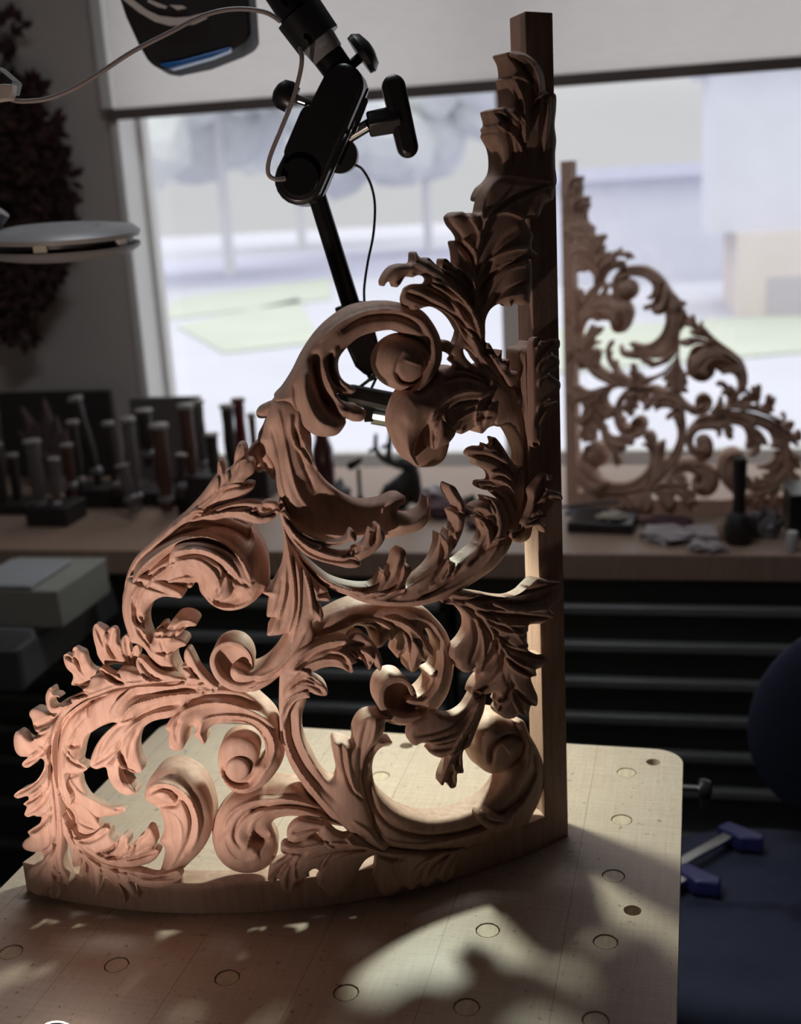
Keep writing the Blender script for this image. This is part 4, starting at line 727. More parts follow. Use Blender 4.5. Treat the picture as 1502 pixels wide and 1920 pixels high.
_n.links.new(_tc.outputs['Object'], _mp.inputs[0]); _n.links.new(_mp.outputs[0], _nz.inputs[0]); _n.links.new(_nz.outputs[0], _r.inputs[0]); _n.links.new(_r.outputs[0], _tl.inputs[0])
_n.links.new(_b.outputs[0], _ms.inputs[1]); _n.links.new(_tl.outputs[0], _ms.inputs[2]); _n.links.new(_ms.outputs[0], _n.nodes['Material Output'].inputs[0])
bd = thing('roller_blind', 'beige linen roller blind pulled part way down over the window', 'blind', (0, 0, 0), WTH)
ZBL = 0.832
bm = NB(); bm.faces.new([bm.verts.new(v) for v in ((XL+0.012, WY-.029, ZBL), (1.56, WY-.029, ZBL), (1.56, WY-.029, 1.50), (XL+0.012, WY-.029, 1.50))]); obj('fabric', bm, M_blind, bd, sm=0)
obj('roller', lathe(NB(), [(0.022, 0), (0.022, 2.85)], 20, Matrix.Translation((XL, WY-0.05, 1.51)) @ Matrix.Rotation(R(90), 4, 'Y')), M_white, bd)
obj('bottom_bar', box(NB(), XL-0.01, 1.56, WY-0.036, WY-0.022, ZBL-0.016, ZBL+0.010), mat('taupe_bottom_bar', (0.12, 0.10, 0.09), 0.7), bd, bev=0.003)
obj('side_channel', box(NB(), XL-0.02, XL+0.008, WY-0.04, WY-0.005, ZBL+0.012, 1.50), M_white, bd, bev=0.002)

# ------------------------------------------------------------------ articulated lamp arm behind the carving
YA = 1.13
def A(x, y, dy=0.0): return onY(x, y, YA+dy)
PXM = YA/FPX*0.985      # metres per pixel there
arm = thing('lamp_arm', 'black articulated lamp arm with clamp knobs reaching down behind the large bracket', 'lamp', (A(640, 600)[0], YA, A(640, 600)[2]))
def apart(name, bm, m, parent=None, **k):
    o = obj(name, bm, m, None, **k)
    par = parent or arm; o.parent = par
    bpy.context.view_layer.update()
    o.matrix_parent_inverse = par.matrix_world.inverted(); return o
apart('upper_tube', cyl(NB(), A(512, -50), A(585, 62), 36*PXM, 36*PXM), M_blacks)
apart('sleeve', cyl(NB(), A(560, 25), A(598, 78), 46*PXM, 44*PXM, seg=10), M_black)
apart('clear_collar', cyl(NB(), A(596, 76), A(616, 104), 33*PXM, 30*PXM), mat('clear_plastic', (0.35, 0.35, 0.35), 0.12, spec=0.8, trans=0.35))
apart('upper_tube', cyl(NB(), A(606, 92), A(655, 160), 29*PXM, 27*PXM), M_blacks)
def stadium(p, q, w0, w1, th, n=10):
    """flat bar with round ends, in the camera-facing plane of the arm"""
    p, q = Vector(p), Vector(q); ax = (q-p); L = ax.length; ax.normalize(); pl = []
    for k in range(n+1): a = R(90+180*k/n); pl.append((w0*math.cos(a), w0*math.sin(a)))
    for k in range(n+1): a = R(-90+180*k/n); pl.append((L+w1*math.cos(a), w1*math.sin(a)))
    nrm = Vector((0, -1, 0.26)); nrm = (nrm-ax*nrm.dot(ax)).normalized(); s = nrm.cross(ax)
    M = Matrix((( ax[0], s[0], nrm[0], p[0]), (ax[1], s[1], nrm[1], p[1]), (ax[2], s[2], nrm[2], p[2]), (0, 0, 0, 1)))
    return prism(NB(), pl, -th/2, th/2, M)
apart('elbow_housing', stadium(A(648, 165), A(566, 340), 37*PXM, 44*PXM, 0.040), M_black, bev=0.004)
apart('elbow_boss', cyl(NB(), A(566, 345, 0.0), A(566, 345, 0.0)+Vector((0, -0.028, 0.006)), 36*PXM, 33*PXM, seg=28), M_black)
apart('housing_block', stadium(A(590, 225), A(560, 290), 24*PXM, 22*PXM, 0.030), M_black, bev=0.002)
apart('steel_strip', stadium(A(689, 168, -0.034), A(604, 366, -0.034), 2.4*PXM, 2.4*PXM, 0.002), M_chrome)
apart('steel_strip', stadium(A(684, 190, -0.034), A(664, 248, -0.034), 6*PXM, 3*PXM, 0.002), M_chrome)
apart('hinge_disc', cyl(NB(), A(636, 290, -0.004), A(640, 292, 0.030), 33*PXM, 33*PXM, seg=28), M_black)
k = apart('clamp_knob', stadium(A(738, 164, -0.02), A(764, 276, -0.02), 21*PXM, 19*PXM, 0.020), M_black, bev=0.005)
apart('knob_hub', cyl(NB(), A(752, 222, -0.02), A(690, 234, -0.02), 27*PXM, 25*PXM, seg=6), M_black, k, bev=0.002)
apart('spring', cyl(NB(), A(692, 234, -0.02), A(656, 256, -0.01), 11*PXM, 11*PXM), M_chrome, k)
k = apart('clamp_knob', lathe(NB(), [(8*PXM, -10*PXM), (36*PXM, -8*PXM), (38*PXM, 2*PXM), (30*PXM, 14*PXM), (10*PXM, 20*PXM)], 24, along(A(680, 100), A(706, 80))[0]), M_black)
apart('knob_stem', cyl(NB(), A(655, 125), A(684, 100), 9*PXM), M_black, k)
k = apart('clamp_knob', lathe(NB(), [(9*PXM, -14*PXM), (25*PXM, -10*PXM), (28*PXM, 6*PXM), (22*PXM, 20*PXM), (10*PXM, 26*PXM)], 22, along(A(540, 182), A(528, 173))[0]), M_black)
apart('knob_stem', cyl(NB(), A(540, 180), A(592, 198), 8*PXM), M_chrome, k)
apart('lower_tube', cyl(NB(), A(592, 360, 0.01), A(662, 585, 0.01), 17*PXM, 18*PXM), M_blacks)
apart('tube_socket', cyl(NB(), A(654, 570, 0.01), A(665, 612, 0.01), 29*PXM, 26*PXM, seg=8), M_black, bev=0.002)
apart('tube_socket', stadium(A(666, 608, 0.01), A(690, 676, 0.01), 33*PXM, 27*PXM, 0.03, 3), M_black, bev=0.003)
apart('tube_socket', cyl(NB(), A(690, 690, 0.01), A(700, 712, 0.01), 9*PXM, 8*PXM), M_chrome)
apart('tension_rod', cyl(NB(), A(672, 728, 0.0), A(716, 694, 0.0), 3.2*PXM), M_chrome)
apart('tension_rod', cyl(NB(), A(690, 742, 0.0), A(706, 708, 0.0), 2.6*PXM), M_blacks)
hd = apart('lamp_head', stadium(A(660, 741, -0.005), A(800, 770, -0.005), 17*PXM, 19*PXM, 0.05), M_black, bev=0.004)
apart('head_lever', stadium(A(634, 744, -0.02), A(672, 752, -0.02), 6*PXM, 9*PXM, 0.008), M_black, hd)
apart('lens_bracket', box(NB(), -8*PXM, 10*PXM, -0.012, 0.012, -16*PXM, 18*PXM, Matrix.Translation(A(690, 772, -0.005))), M_black, hd, bev=0.001)
apart('reflector_tube', cyl(NB(), A(698, 779, -0.005), A(800, 797, -0.005), 17*PXM, 17*PXM), mat('satin_reflector', (0.30, 0.31, 0.28), 0.35, metal=0.6), hd)
apart('glowing_tube', cyl(NB(), A(699, 781, -0.0155), A(800, 798, -0.0155), 4.5*PXM), mat('lit_tube', (1, 1, 1), 0.5, emit=(1, 1, 0.94), estr=2.2), hd)
M_cable = mat('grey_cable', (0.26, 0.23, 0.22), 0.5)
def cable(ptsx, r, label, m=M_cable):
    P = [A(x, y, dy) for x, y, dy in ptsx]
    return tag(obj('cable', tube(NB(), P, r), m), label, 'cable')
cable([(534, 335, -0.03), (516, 336, -0.035), (503, 325, -0.035), (506, 295, -0.035), (528, 240, -0.035), (548, 190, -0.035), (562, 140, -0.035), (566, 110, -0.035), (562, 90, -0.03)], 0.0021, 'short grey cable looping down the left side of the lamp elbow')
cable([(526, 40, -0.03), (500, 24, -0.03), (460, 17, -0.03), (415, 20, -0.03), (370, 34, -0.03), (320, 60, -0.03), (250, 96, -0.03), (190, 135, -0.03), (140, 165, -0.03), (90, 185, -0.03), (40, 190, -0.03), (14, 184, -0.03)], 0.0021, 'long grey cable swinging from the lamp arm to the box at the left edge')
cable([(660, 308, 0.01), (678, 316, 0.012), (695, 345, 0.012), (703, 385, 0.012), (700, 440, 0.012), (690, 490, 0.012), (683, 540, 0.012), (684, 575, 0.01)], 0.0013, 'thin dark cable hanging right of the lower lamp tube', M_black)
# plug box at the left edge
pb = thing('junction_box', 'small grey box with a cream clip at the upper left edge, cable end plugged in', 'box', A(5, 165, -0.03))
M_gbox = mat('grey_box_plastic', (0.10, 0.10, 0.09), 0.5)
obj('housing', prism(NB(), [(-0.06, -0.008), (0.010, -0.006), (0.014, 0.004), (0.0, 0.018), (-0.06, 0.024)], -0.015, 0.015, Matrix.Rotation(R(90), 4, 'X')), M_gbox, pb, bev=0.001)
obj('clip', prism(NB(), [(-0.06, -0.022), (-0.002, -0.013), (0.012, -0.012), (0.016, 0.0), (0.008, 0.001), (-0.06, -0.008)], -0.008, 0.008, Matrix.Translation((0, -0.016, 0)) @ Matrix.Rotation(R(90), 4, 'X')), mat('cream_clip', (0.5, 0.45, 0.4), 0.5), pb, bev=0.001)

# ------------------------------------------------------------------ black lamp shade hanging at the top
def at2(x, y, Y): return onY(x, y, Y)
YS = 1.55; c = at2(368, 60, YS); s_ = YS/FPX
sh = thing('hanging_shade', 'black flared hood with white swoosh marks and a blue lower rim, hanging before the blind', 'lamp', c)
def shade_poly(pp, y0, y1, Mx=None):
    return prism(NB(), [((x-368)*s_, -(y-60)*s_) for x, y in pp], y0, y1, Matrix.Rotation(R(90), 4, 'X'))
obj('hood', shade_poly([(245, -30), (262, 40), (278, 84), (290, 108), (300, 120), (322, 124), (380, 116), (440, 98), (463, 88), (470, 76), (471, 30), (470, -30)], -0.05, 0.05), mat('matt_black_hood', (0.010, 0.010, 0.011), 0.7), sh, bev=0.005)
obj('blue_rim', shade_poly([(310, 118), (330, 126), (352, 122), (400, 112), (430, 103), (436, 97), (400, 104), (350, 114)], 0.03, 0.056), mat('blue_plastic', (0.01, 0.13, 0.42), 0.3), sh, bev=0.002)
M_mark = mat('white_mark', (0.62, 0.60, 0.58), 0.6)
for pl in ([(250, 0), (262, 14), (285, 34), (310, 50), (335, 58), (375, 58), (398, 50), (400, 42), (390, 42), (370, 46), (345, 46), (320, 42), (300, 32), (275, 12), (262, -4), (248, -30)],
           [(304, 15), (320, 22), (334, 28), (330, 31), (316, 27), (302, 19)], [(338, 26), (360, 28), (366, 32), (350, 34)], [(436, -20), (446, -20), (444, 4), (432, 16), (436, 4)]):
    obj('white_mark', shade_poly(pl, 0.0495, 0.053), M_mark, sh)

# ------------------------------------------------------------------ magnifier ring lamp at the left
c = at2(118, 455, 1.45); k_ = 1.45/FPX
mg = thing('magnifier_lamp', 'pale round magnifier ring lamp seen edge-on at the left edge', 'lamp', c); mg.rotation_euler = (R(4), R(1.0), 0)
M_mgw = mat('grey_white_plastic', (0.24, 0.235, 0.235), 0.4, noise=0.06, scale=8)
obj('upper_shell', lathe(NB(), [(118*k_, 6*k_), (138*k_, 8*k_), (141*k_, 16*k_), (130*k_, 25*k_), (96*k_, 30*k_), (20*k_, 34*k_)], 48), M_mgw, mg)
obj('lower_shell', lathe(NB(), [(50*k_, -26*k_), (92*k_, -26*k_), (124*k_, -20*k_), (139*k_, -10*k_), (138*k_, -5*k_), (118*k_, -4*k_)], 48), M_mgw, mg)
obj('lens_ring', lathe(NB(), [(126*k_, -5*k_), (127*k_, 7*k_)], 40), M_black, mg)
for a_, w_, m_ in ((-150, 30, M_mark), (-92, 12, mat('yellowed_tab', (0.45, 0.43, 0.33), 0.5)), (-25, 12, M_mark)):
    a_ = R(a_); obj('tab', box(NB(), -w_*k_, w_*k_, -3*k_, 5*k_, -7*k_, 9*k_, Matrix.Translation((131*k_*math.cos(a_), 131*k_*math.sin(a_), 0)) @ Matrix.Rotation(a_+R(90), 4, 'Z')), m_, mg, bev=0.001)
obj('pivot', cyl(NB(), (-135*k_, -20*k_, 14*k_), (-95*k_, -20*k_, 60*k_), 14*k_), M_mgw, mg)
obj('lamp_arm_tube', cyl(NB(), (-150*k_, 0, 20*k_), (-420*k_, 60*k_, 120*k_), 13*k_), M_mgw, mg)
obj('screw', cyl(NB(), (70*k_, -30*k_, 26*k_), (70*k_, -30*k_, 31*k_), 8*k_), M_black, mg)

# ------------------------------------------------------------------ dried wreath on the wall
M_dry = mat('dried_leaves', (0.060, 0.022, 0.018), 0.85, noise=0.6, scale=40); M_twig = mat('dark_twig', (0.03, 0.018, 0.014), 0.9)
wr = thing('dried_wreath', 'big dark reddish dried leaf bunch hanging on the grey wall at the left edge', 'wreath', (0, 0, 0), WTH)
rnd = random.Random(3); bmL = NB(); bmT = NB(); WYl = WY-0.05
def leaf(bm, p, L, d):
    u = Vector(d).normalized(); v = u.cross(Vector((rnd.uniform(-1, 1), -1, rnd.uniform(-1, 1)))).normalized(); w2 = u.cross(v)*0.15
    q = [p, p+u*L*.35+v*L*.28+w2*L, p+u*L*.7+v*L*.2, p+u*L, p+u*L*.7-v*L*.2, p+u*L*.35-v*L*.28+w2*L]
    a = [bm.verts.new(k) for k in q]; b = [bm.verts.new(k+Vector((0, 0.0012, 0))) for k in q]
    bm.faces.new(a); bm.faces.new(b[::-1])
    for i in range(6): bm.faces.new((a[i], b[i], b[(i+1) % 6], a[(i+1) % 6]))
blob = [(10, 60, 30), (5, 200, 50), (40, 210, 45), (60, 250, 50), (70, 300, 55), (90, 340, 48), (90, 390, 45), (60, 400, 60), (30, 330, 60), (20, 470, 50), (70, 490, 45), (60, 530, 40), (30, 560, 40), (20, 600, 30), (45, 625, 16), (0, 420, 60), (0, 520, 50), (95, 450, 30), (10, 260, 60), (55, 170, 22), (120, 410, 16)]
for (x, y, r_) in blob:
    for k in range(int(r_*1.7)):
        a_ = rnd.uniform(0, 6.28); q_ = r_*math.sqrt(rnd.random()); p_ = atW(x+q_*math.cos(a_), y+q_*math.sin(a_), WYl-rnd.uniform(0, .07))
        leaf(bmL, p_, rnd.uniform(.022, .045), (math.cos(a_)+rnd.uniform(-.6, .6), rnd.uniform(-.6, .2), -math.sin(a_)+rnd.uniform(-.6, .6)))
for k in range(14):
    x, y, r_ = blob[k]; tube(bmT, [atW(-10, 320, WYl), atW((x-10)/2, (y+320)/2, WYl-.02), atW(x, y, WYl-.03)], [.006, .004, .002], 6)
obj('dried_foliage', bmL, M_dry, wr, sm=0); obj('twigs', bmT, M_twig, wr)

# ------------------------------------------------------------------ things on the counter
def cz(x, y): return onzW(x, y, 0.0)
# dark picture panel leaning on the wall
pn = wbox('picture_panel', 20, 206, 732, 930, 2.44, 0.02, mat('dark_panel', (0.035, 0.028, 0.026), 0.6, noise=0.3, scale=5), 'dark square panel leaning on the wall behind the tool handles', 'picture', z=0.0)
wbox('board', 262, 372, 744, 930, 2.38, 0.02, mat('grey_brown_board', (0.13, 0.115, 0.105), 0.7, noise=0.2, scale=6), 'grey-brown upright board in front of the window corner', 'board', z=0.0)
# rack blocks
M_rack = mat('dark_rack_wood', (0.022, 0.016, 0.014), 0.6, noise=0.4, scale=14)
racks = []
for (a_, b_, t_, Y_, lab) in ((-40, 46, 948, 2.10, 'dark tool rack block at the far left of the counter'), (52, 122, 953, 2.01, 'dark tool rack block at the front left holding the pale-capped handle'),
                              (130, 246, 918, 2.15, 'wide dark tool rack block behind the carved leaf tips'), (262, 328, 925, 2.17, 'dark tool rack block left of the upper left scroll'),
                              (336, 418, 895, 2.12, 'dark tool rack block under the reddish handle'), (424, 500, 880, 2.22, 'dark tool rack block beside the red handle')):
    wbox('tool_rack', a_, b_, t_, 1000, Y_, 0.10, M_rack, lab, 'rack', 'tool rack blocks on the counter', z=0.0)
hm = {'d': mat('dark_handle', (0.030, 0.020, 0.018), 0.45, noise=0.3, scale=20), 'r': mat('reddish_handle', (0.085, 0.036, 0.026), 0.4, noise=0.3, scale=20),
      'g': mat('grey_handle', (0.12, 0.10, 0.095), 0.5, noise=0.25, scale=18), 'x': mat('deep_red_handle', (0.10, 0.008, 0.012), 0.3)}
M_cap = mat('pale_cap', (0.30, 0.27, 0.25), 0.5, noise=0.2, scale=30); M_ferr = mat('dull_ferrule', (0.22, 0.20, 0.21), 0.4, metal=0.6)
hspec = [(8, 830, 955, 15, 2.12, 'd', 0, 'dark tool handle with a dull cap at the very left edge'), (76, 824, 945, 19, 2.05, 'g', 0, 'grey tool handle with a wide pale cap in the front left rack'),
 (36, 850, 950, 13, 2.15, 'd', 0, 'short dark handle between the two capped handles at the left'), (106, 858, 945, 13, 2.03, 'g', 4, 'short greyish handle just right of the pale-capped one'),
 (149, 788, 900, 14, 2.16, 'd', 0, 'dark handle with a small pale cap before the dark panel'), (180, 740, 882, 15, 2.20, 'd', -10, 'tall tilted handle with a rounded pale cap before the dark panel'),
 (216, 790, 908, 13, 2.14, 'd', 0, 'black handle with a flat grey cap right of the tilted one'), (134, 832, 910, 14, 2.11, 'r', 0, 'stubby reddish handle low beside the dark small-capped handle'),
 (255, 782, 930, 16, 2.12, 'g', 0, 'greyish handle at the foot of the window jamb'), (278, 767, 850, 18, 2.20, 'd', 0, 'black handle with a broad pale cap in front of the board'),
 (312, 794, 935, 20, 2.10, 'r', 0, 'thick brown handle with a broad pale cap left of the leaf tips'), (244, 870, 935, 15, 2.06, 'g', -8, 'short tilted grey handle low in the rack'),
 (361, 757, 895, 17, 2.15, 'r', 0, 'warm brown handle under the top of the board'), (382, 750, 870, 13, 2.24, 'g', 0, 'grey handle against the window beside the board'),
 (404, 812, 895, 15, 2.12, 'd', 0, 'black handle with a pale cap near the upper leaf tips'), (340, 850, 910, 12, 2.08, 'd', 6, 'small dark handle leaning beside the brown one'),
 (436, 758, 880, 15, 2.25, 'd', 0, 'dark maroon handle against the bright window'), (458, 746, 880, 14, 2.28, 'x', 0, 'deep red handle, tallest against the bright window'),
 (482, 775, 900, 9, 2.24, 'r', 0, 'slim brown handle right of the deep red one'), (440, 890, 960, 14, 2.06, 'd', 0, 'short dark handle behind the tips of the upper left leaf')]
for (x, yt, yb, hw, Y_, c_, tilt, lab) in hspec:
    Y_ *= BK; a = atW(x, yb, Y_); b = atW(x, yt, Y_); L = (b[2]-a[2]); k_ = Y_/FPX*1.03; r_ = hw*k_*0.82
    t = thing('carving_tool', lab, 'tool', wl(a[0], Y_, a[2]), 0, 'carving tool handles standing in the racks'); t.rotation_euler = (0, R(tilt), WTH)
    obj('grip', lathe(NB(), [(r_*.75, -0.03), (r_*.72, L*.1), (r_*.95, L*.22), (r_*1.0, L*.45), (r_*.88, L*.7), (r_*.98, L*.88), (r_*.9, L*.93)], 18), hm[c_], t)
    obj('cap', lathe(NB(), [(r_*.9, L*.93), (r_*1.22, L*.945), (r_*1.25, L*.985), (r_*1.05, L), (r_*.3, L*1.01)], 18), M_cap if c_ != 'x' else hm['x'], t)
    obj('ferrule', lathe(NB(), [(r_*1.1, -0.006), (r_*1.1, 0.004), (r_*.8, 0.008)], 18), M_ferr, t)

# pale spiky dried flower / figurine before the panel
M_spk = mat('dusty_pink_carving', (0.10, 0.065, 0.06), 0.8, noise=0.3, scale=20)
sp_ = thing('carved_ornament', 'dusty spiky carved ornament standing before the dark panel', 'ornament', wl(*atW(100, 930, 2.60)[:2], ZC), WTH)
bm = NB()
bz = atW(100, 860, 2.60)[2]-ZC
for (dx, h_) in ((-45, 110), (-20, 80), (8, 128), (-60, 60), (30, 90), (48, 60), (-5, 60)):
    kx = 2.6/FPX; tube(bm, [(0, 0, bz*.2), (dx*kx*.6, 0.01, bz+h_*kx*.35), (dx*kx, 0, bz+h_*kx)], [.016, .022, .003], 8)
tube(bm, [(0, 0, 0), (0, 0, bz*.5), (0, 0, bz*1.2)], [.04, .03, .045], 12)
obj('spikes', bm, M_spk, sp_)

# small dark animal figurine with branching antlers
M_fig = mat('dark_figurine', (0.020, 0.016, 0.015), 0.5, noise=0.3, scale=30)
YF = 2.43; o0 = atW(770, 945, YF)
fg = thing('animal_figurine', 'dark carved stag figurine with branching antlers on the counter, seen through the carving', 'figurine', wl(o0[0], YF, ZC), WTH)
def FP(x, y, d=0.0): v = atW(x, y, YF); return Vector((v[0]-o0[0], d, v[2]-ZC))
kf = YF/FPX
bm = NB(); tube(bm, [FP(745, 936, .02), FP(748, 922), FP(762, 905), FP(770, 885), FP(764, 872), FP(748, 868), FP(742, 870)], [v*kf for v in (28, 28, 24, 17, 15, 11, 6)], 14)
tube(bm, [FP(776, 942), FP(780, 925), FP(774, 890)], [v*kf for v in (11, 12, 15)], 10); tube(bm, [FP(730, 942), FP(728, 930), FP(736, 912)], [v*kf for v in (14, 17, 15)], 10)
obj('body', bm, M_fig, fg, sm=80)
for P_, r_ in (([(756, 874), (734, 866), (718, 856), (708, 842), (706, 828), (707, 812)], (7, 6.5, 6, 5, 4.5, 3.5)), ([(750, 870), (732, 858), (732, 835), (736, 804)], (6, 6, 6, 5))):
    a_ = obj('antler', tube(NB(), [FP(x, y, -.01) for x, y in P_], [v*kf for v in r_], 8), M_fig, fg, sm=80)
    x, y = P_[3] if len(P_) > 4 else P_[2]; obj('tine', tube(NB(), [FP(x, y, -.01), FP(x-8, y-1, -.012), FP(x-14, y+4, -.012)], [5*kf, 4*kf, 3*kf], 8), M_fig, a_, sm=80)
# little stand, jar and crumpled bag by the window
YJ = 2.48; a = atW(676, 940, YJ)
st_ = thing('small_stand', 'small black stand with a flared top, left of the stag figurine', 'stand', wl(a[0], YJ, ZC), WTH); h_ = atW(676, 862, YJ)[2]-ZC; kj = YJ/FPX
obj('stem', lathe(NB(), [(12*kj, 0), (9*kj, .006), (4*kj, .02), (4*kj, h_*.8)], 14), M_black, st_)
obj('top', stadium((-14*kj, 0, h_*.86), (6*kj, 0, h_*1.0), 8*kj, 4*kj, .012), M_black, st_)
a = atW(612, 940, 2.44); h_ = atW(612, 805, 2.44)[2]-ZC
jr = thing('dark_bottle', 'tall dark brown bottle seen through the big scroll', 'bottle', wl(a[0], 2.44, ZC), WTH); kj = 2.44/FPX
obj('glass', lathe(NB(), [(19*kj, 0), (21*kj, .005), (21*kj, h_*.75), (14*kj, h_*.88), (12*kj, h_)], 20), mat('brown_glass', (0.05, 0.015, 0.018), 0.15), jr)
obj('cap', lathe(NB(), [(13*kj, h_), (13*kj, h_+.02)], 20), M_black, jr)
def lump(name, px, py, rx, ry, Y, m, label, cat, seed=1, rough=.18, sub=3):
    Y = Y*BK; a = atW(px, py, Y); k = Y/FPX; bm = NB(); bmesh.ops.create_icosphere(bm, subdivisions=sub, radius=1); rn = random.Random(seed)
    from mathutils import noise
    for v in bm.verts:
        n_ = noise.noise(v.co*2.3+Vector((seed, 0, 0)))+.5*noise.noise(v.co*5+Vector((0, seed, 0)))
        v.co *= 1+rough*n_*1.6; v.co = Vector((v.co[0]*rx*k, v.co[1]*rx*k*.7, max(v.co[2], -.75)*ry*k))
    zb = min(v.co[2] for v in bm.verts)
    o = obj(name, bm, m, None, loc=wl(a[0], Y, ZC-zb), rz=WTH, sm=30); return tag(o, label, cat)
M_grey = mat('grey_plastic_bag', (0.20, 0.19, 0.20), 0.35, noise=0.4, scale=25); M_pale = mat('pale_paper', (0.42, 0.38, 0.39), 0.6, noise=0.25, scale=18); M_maroon = mat('maroon_cloth', (0.09, 0.03, 0.045), 0.8, noise=0.4, scale=20)
lump('crumpled_bag', 636, 915, 24, 34, 2.12, M_grey, 'crumpled grey plastic bag beside the dark bottle', 'bag', 2, .3)
lump('cloth', 838, 985, 52, 18, 2.10, M_maroon, 'maroon cloth heap behind the slender leaf fingers', 'cloth', 3, .3)
lump('cloth', 905, 1005, 34, 11, 2.02, M_maroon, 'small dark red cloth just left of the post', 'cloth', 5, .3)
lump('green_tuft', 884, 975, 16, 20, 2.12, mat('green_sponge', (0.06, 0.11, 0.05), 0.9, noise=0.4, scale=60), 'small green tuft on the counter beside the maroon cloth', 'sponge', 8, .3)
lump('crumpled_paper', 822, 960, 30, 12, 2.25, M_pale, 'pale crumpled paper under the stag figurine', 'paper', 9, .3)
# flat things on the counter
cs = wbox('black_case', 1062, 1186, 982, 1018, 1.98, 0.10, M_black, 'flat black case on the counter right of the post', 'case', z=0.0, rz=-0.12)
wbox('black_case', 1058, 1140, 962, 978, 2.10, 0.05, mat('dark_blue_case', (0.03, 0.035, 0.06), 0.4), 'small dark blue case lying behind the flat black case', 'case', z=0.0, rz=-0.1)
_l = lump('crumpled_paper', 1148, 982, 26, 8, 2.01, mat('cream_paper', (0.5, 0.45, 0.36), 0.7, noise=0.3, scale=20), 'cream crumpled wrapper lying on the black case', 'paper', 12, .35); _l.location.z += top(cs)-ZC
lump('plastic_bag', 1268, 1010, 66, 12, 1.955, M_pale, 'wide pale plastic bag of papers at the front of the counter', 'bag', 14, .35)
lump('plastic_bag', 1326, 1034, 34, 10, 1.885, M_pale, 'small pale crumpled bag beside the dark mallet', 'bag', 15, .35)
lump('cloth', 1250, 985, 50, 6, 2.045, M_maroon, 'flat dark maroon cloth behind the pale plastic bag', 'cloth', 16, .3)
wbox('flat_board', 1150, 1260, 962, 972, 2.12, 0.03, mat('tan_board', (0.28, 0.20, 0.15), 0.6), 'flat tan board lying in front of the twin bracket', 'board', z=0.0)
Ym = 2.18; a = atW(1384, 1040, Ym); h_ = atW(1384, 856, Ym)[2]-ZC; k = Ym/FPX
ml = thing('wooden_mallet', 'dark turned wooden mallet standing upright on its head before the twin bracket', 'mallet', wl(a[0], Ym, ZC), WTH)
obj('head', lathe(NB(), [(22*k, 0), (25*k, .006), (27*k, .03), (22*k, .055), (14*k, .062)], 20), M_rack, ml)
obj('handle', lathe(NB(), [(13*k, .06), (11*k, .09), (12*k, h_*.6), (13*k, h_*.9), (14*k, h_*.97), (8*k, h_)], 18), hm['d'], ml)
lump('wood_offcut', 1362, 1012, 15, 22, 1.95, M_counter, 'brown wood lump tight against the dark mallet', 'wood', 21, .2)
lump('crumpled_bag', 1434, 1012, 30, 30, 1.97, M_grey, 'grey crumpled bag at the right end of the counter', 'bag', 22, .3)
wbox('black_box', 1478, 1600, 928, 1040, 1.95, 0.12, M_black, 'tall black box at the right edge of the counter', 'box', z=0.0)
a = atW(1484, 1046, 2.13); obj_ = obj('white_cylinder', lathe(NB(), [(.010, 0), (.011, .002), (.011, .034), (.009, .038)], 18), mat('white_plastic', (.55, .52, .50), .4), None, loc=wl(a[0], 2.13, ZC)); tag(obj_, 'tiny white cylinder in front of the black box', 'cap')
c_ = obj('steel_rod', cyl(NB(), atW(1040, 952, 2.30), atW(1160, 941, 2.30), .003), M_blacks, None, rz=WTH); tag(c_, 'thin black rod sticking out right from behind the post', 'rod')

# ------------------------------------------------------------------ chair, clamps and knob at the right
M_navy = mat('navy_fabric', (0.022, 0.026, 0.060), 0.85, noise=0.2, scale=60, bump=0.3)
sc_ = onY(1390, 1690, 1.42)
ch = thing('office_chair', 'dark navy upholstered chair at the right edge beside the bench', 'chair', (sc_[0]+0.05, 1.40, -0.93))
SZ = -0.40+0.93
def ell(cx, cy, z0, rx, ry, h, n=40, e=3):
    bm = NB(); pr = [(0.0, .0), (.9, .0), (1.0, .2), (1.0, .6), (.93, .88), (.75, 1.0), (.3, 1.04), (.0, 1.05)]
    rings = [[bm.verts.new((cx+rx*max(r_, .001)*math.cos(2*math.pi*i/n), cy+ry*max(r_, .001)*math.sin(2*math.pi*i/n), z0+h*z_)) for i in range(n)] for r_, z_ in pr]
    for a, b in zip(rings, rings[1:]):
        for i in range(n): bm.faces.new((a[i], a[(i+1) % n], b[(i+1) % n], b[i]))
    return bm
obj('seat', ell(0, 0, SZ-0.06, 0.25, 0.24, 0.07), M_navy, ch, sm=80)
bm = NB(); bmesh.ops.create_uvsphere(bm, u_segments=32, v_segments=20, radius=1)
for v in bm.verts: v.co = Vector((v.co[0]*.165, v.co[1]*.045, v.co[2]*.165))
bmesh.ops.transform(bm, matrix=Matrix.Translation((0.165, 0.17, SZ+0.20)), verts=bm.verts); obj('backrest', bm, M_navy, ch, sm=80)
obj('back_post', tube(NB(), [(0.06, .15, SZ-.03), (.16, .25, SZ+.02), (.2, .25, SZ+.25)], .014), M_blacks, ch)
obj('gas_column', cyl(NB(), (0, 0, .06), (0, 0, SZ-.06), .025), M_blacks, ch)
for i in range(5): a_ = R(72*i+20); l_ = obj('leg', cyl(NB(), (0, 0, .09), (.27*math.cos(a_), .27*math.sin(a_), .06), .02, .014), M_black, ch); obj('caster', cyl(NB(), (.27*math.cos(a_)-.012, .27*math.sin(a_), .03), (.27*math.cos(a_)+.012, .27*math.sin(a_), .03), .03), M_black, l_)
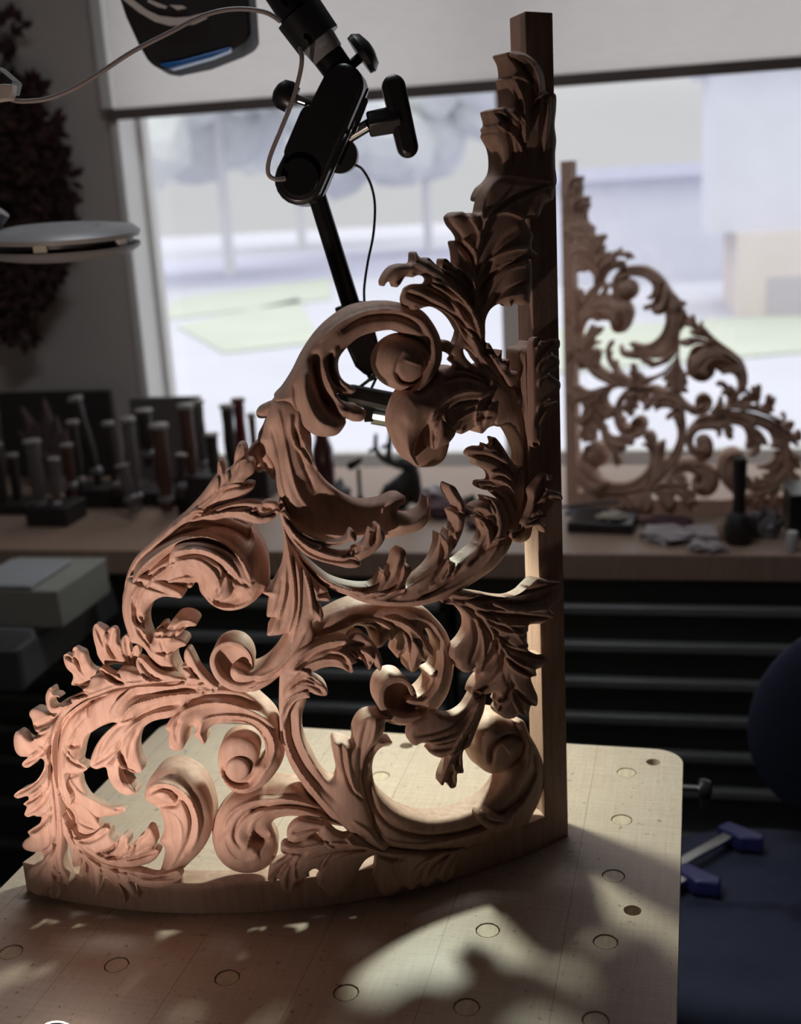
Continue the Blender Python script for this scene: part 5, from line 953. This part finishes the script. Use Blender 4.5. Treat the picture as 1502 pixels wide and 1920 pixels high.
# blue clamps resting on the seat
M_blue = mat('blue_clamp_plastic', (0.022, 0.022, 0.12), 0.35); zc = -0.3835
def clampo(p, q, jw, label):
    p, q = Vector(p), Vector(q); t = thing('bar_clamp', label, 'clamp', p, math.atan2(q[1]-p[1], q[0]-p[0]), 'blue bar clamps on the chair seat'); L = (q-p).length
    obj('bar', box(NB(), -.07, L, -.008, .008, .012, .020), M_chrome, t, bev=.001)
    obj('jaw', prism(NB(), [(L-.008, .022), (L+.018, .020), (L+.024, -.040), (L+.010, -.048), (L+.002, -.034), (L-.010, -.022)], .0, .024), M_blue, t, bev=.003)
    return t
p_, q_ = onz(1310, 1618, zc), onz(1372, 1582, zc); clampo(p_, q_, .04, 'blue bar clamp with its steel bar showing, upper one on the chair seat')
p_, q_ = onz(1220, 1700, zc), onz(1290, 1662, zc); clampo(p_, q_, .04, 'lower blue clamp jaw peeking out from behind the bench edge')
# vise knob beyond the right edge of the bench
kp = onY(1300, 1478, 1.30); kn = thing('vise_handle', 'black knob on a short steel rod beyond the right edge of the bench', 'vise handle', kp, WTH); kk = 1.3/FPX
obj('rod', cyl(NB(), (-.10, 0, 0), (16*kk, 0, -2*kk), 7*kk), M_chrome, kn)
obj('knob', lathe(NB(), [(10*kk, 10*kk), (20*kk, 12*kk), (22*kk, 22*kk), (18*kk, 34*kk), (8*kk, 38*kk)], 20, Matrix.Rotation(R(90), 4, 'Y')), M_black, kn)
obj('bracket_plate', box(NB(), 14*kk, 34*kk, -.01, .01, -44*kk, -10*kk), M_black, kn, bev=.002)
# the torch at the very bottom of the picture
tp = Vector((-0.362, 0.694, 0.0)); tq = onz(112, 1932, 0.016)
tr = thing('pocket_torch', 'small torch lying on the bench, only its bright rim showing at the bottom edge', 'torch', (tq[0], tq[1]-0.012, 0.0), R(10))
obj('barrel', lathe(NB(), [(.012, 0), (.012, .07), (.016, .085), (.016, .10)], 24, Matrix.Translation((0, -.10, .0165)) @ Matrix.Rotation(R(-90), 4, 'X')), M_blacks, tr)
obj('lens', lathe(NB(), [(.0145, 0), (.0145, .003)], 24, Matrix.Translation((0, -.0, .0165)) @ Matrix.Rotation(R(-90), 4, 'X')), mat('lit_lens', (1, 1, 1), .4, emit=(1, .93, .88), estr=6), tr)
# added unseen block below the frame, keeps torch light off the rail
bk = obj('rail_shade_block', box(NB(), -0.075, 0.10, -0.012, 0.012, 0.0, 0.034), M_maple_plug, None, loc=(-0.345, 0.600, 0.0), rz=R(-8), bev=0.002); tag(bk, 'added low block, below the frame, that shades the rail from the torch', 'block')
cl = thing('added_fill_panel', 'added fill light panel, out of view, above the gap between bench and window', 'lamp', (-0.15, 1.50, 1.745))  # fixture added to go with the fill light, never in view
obj('panel_frame', box(NB(), -0.32, 0.32, -0.17, 0.17, -0.03, 0.004), M_white, cl, bev=0.003)
obj('diffuser', box(NB(), -0.30, 0.30, -0.15, 0.15, -0.034, -0.029), mat('fill_diffuser', (1, 1, 1), 0.6, emit=(0.90, 0.93, 1.0), estr=4.0), cl)
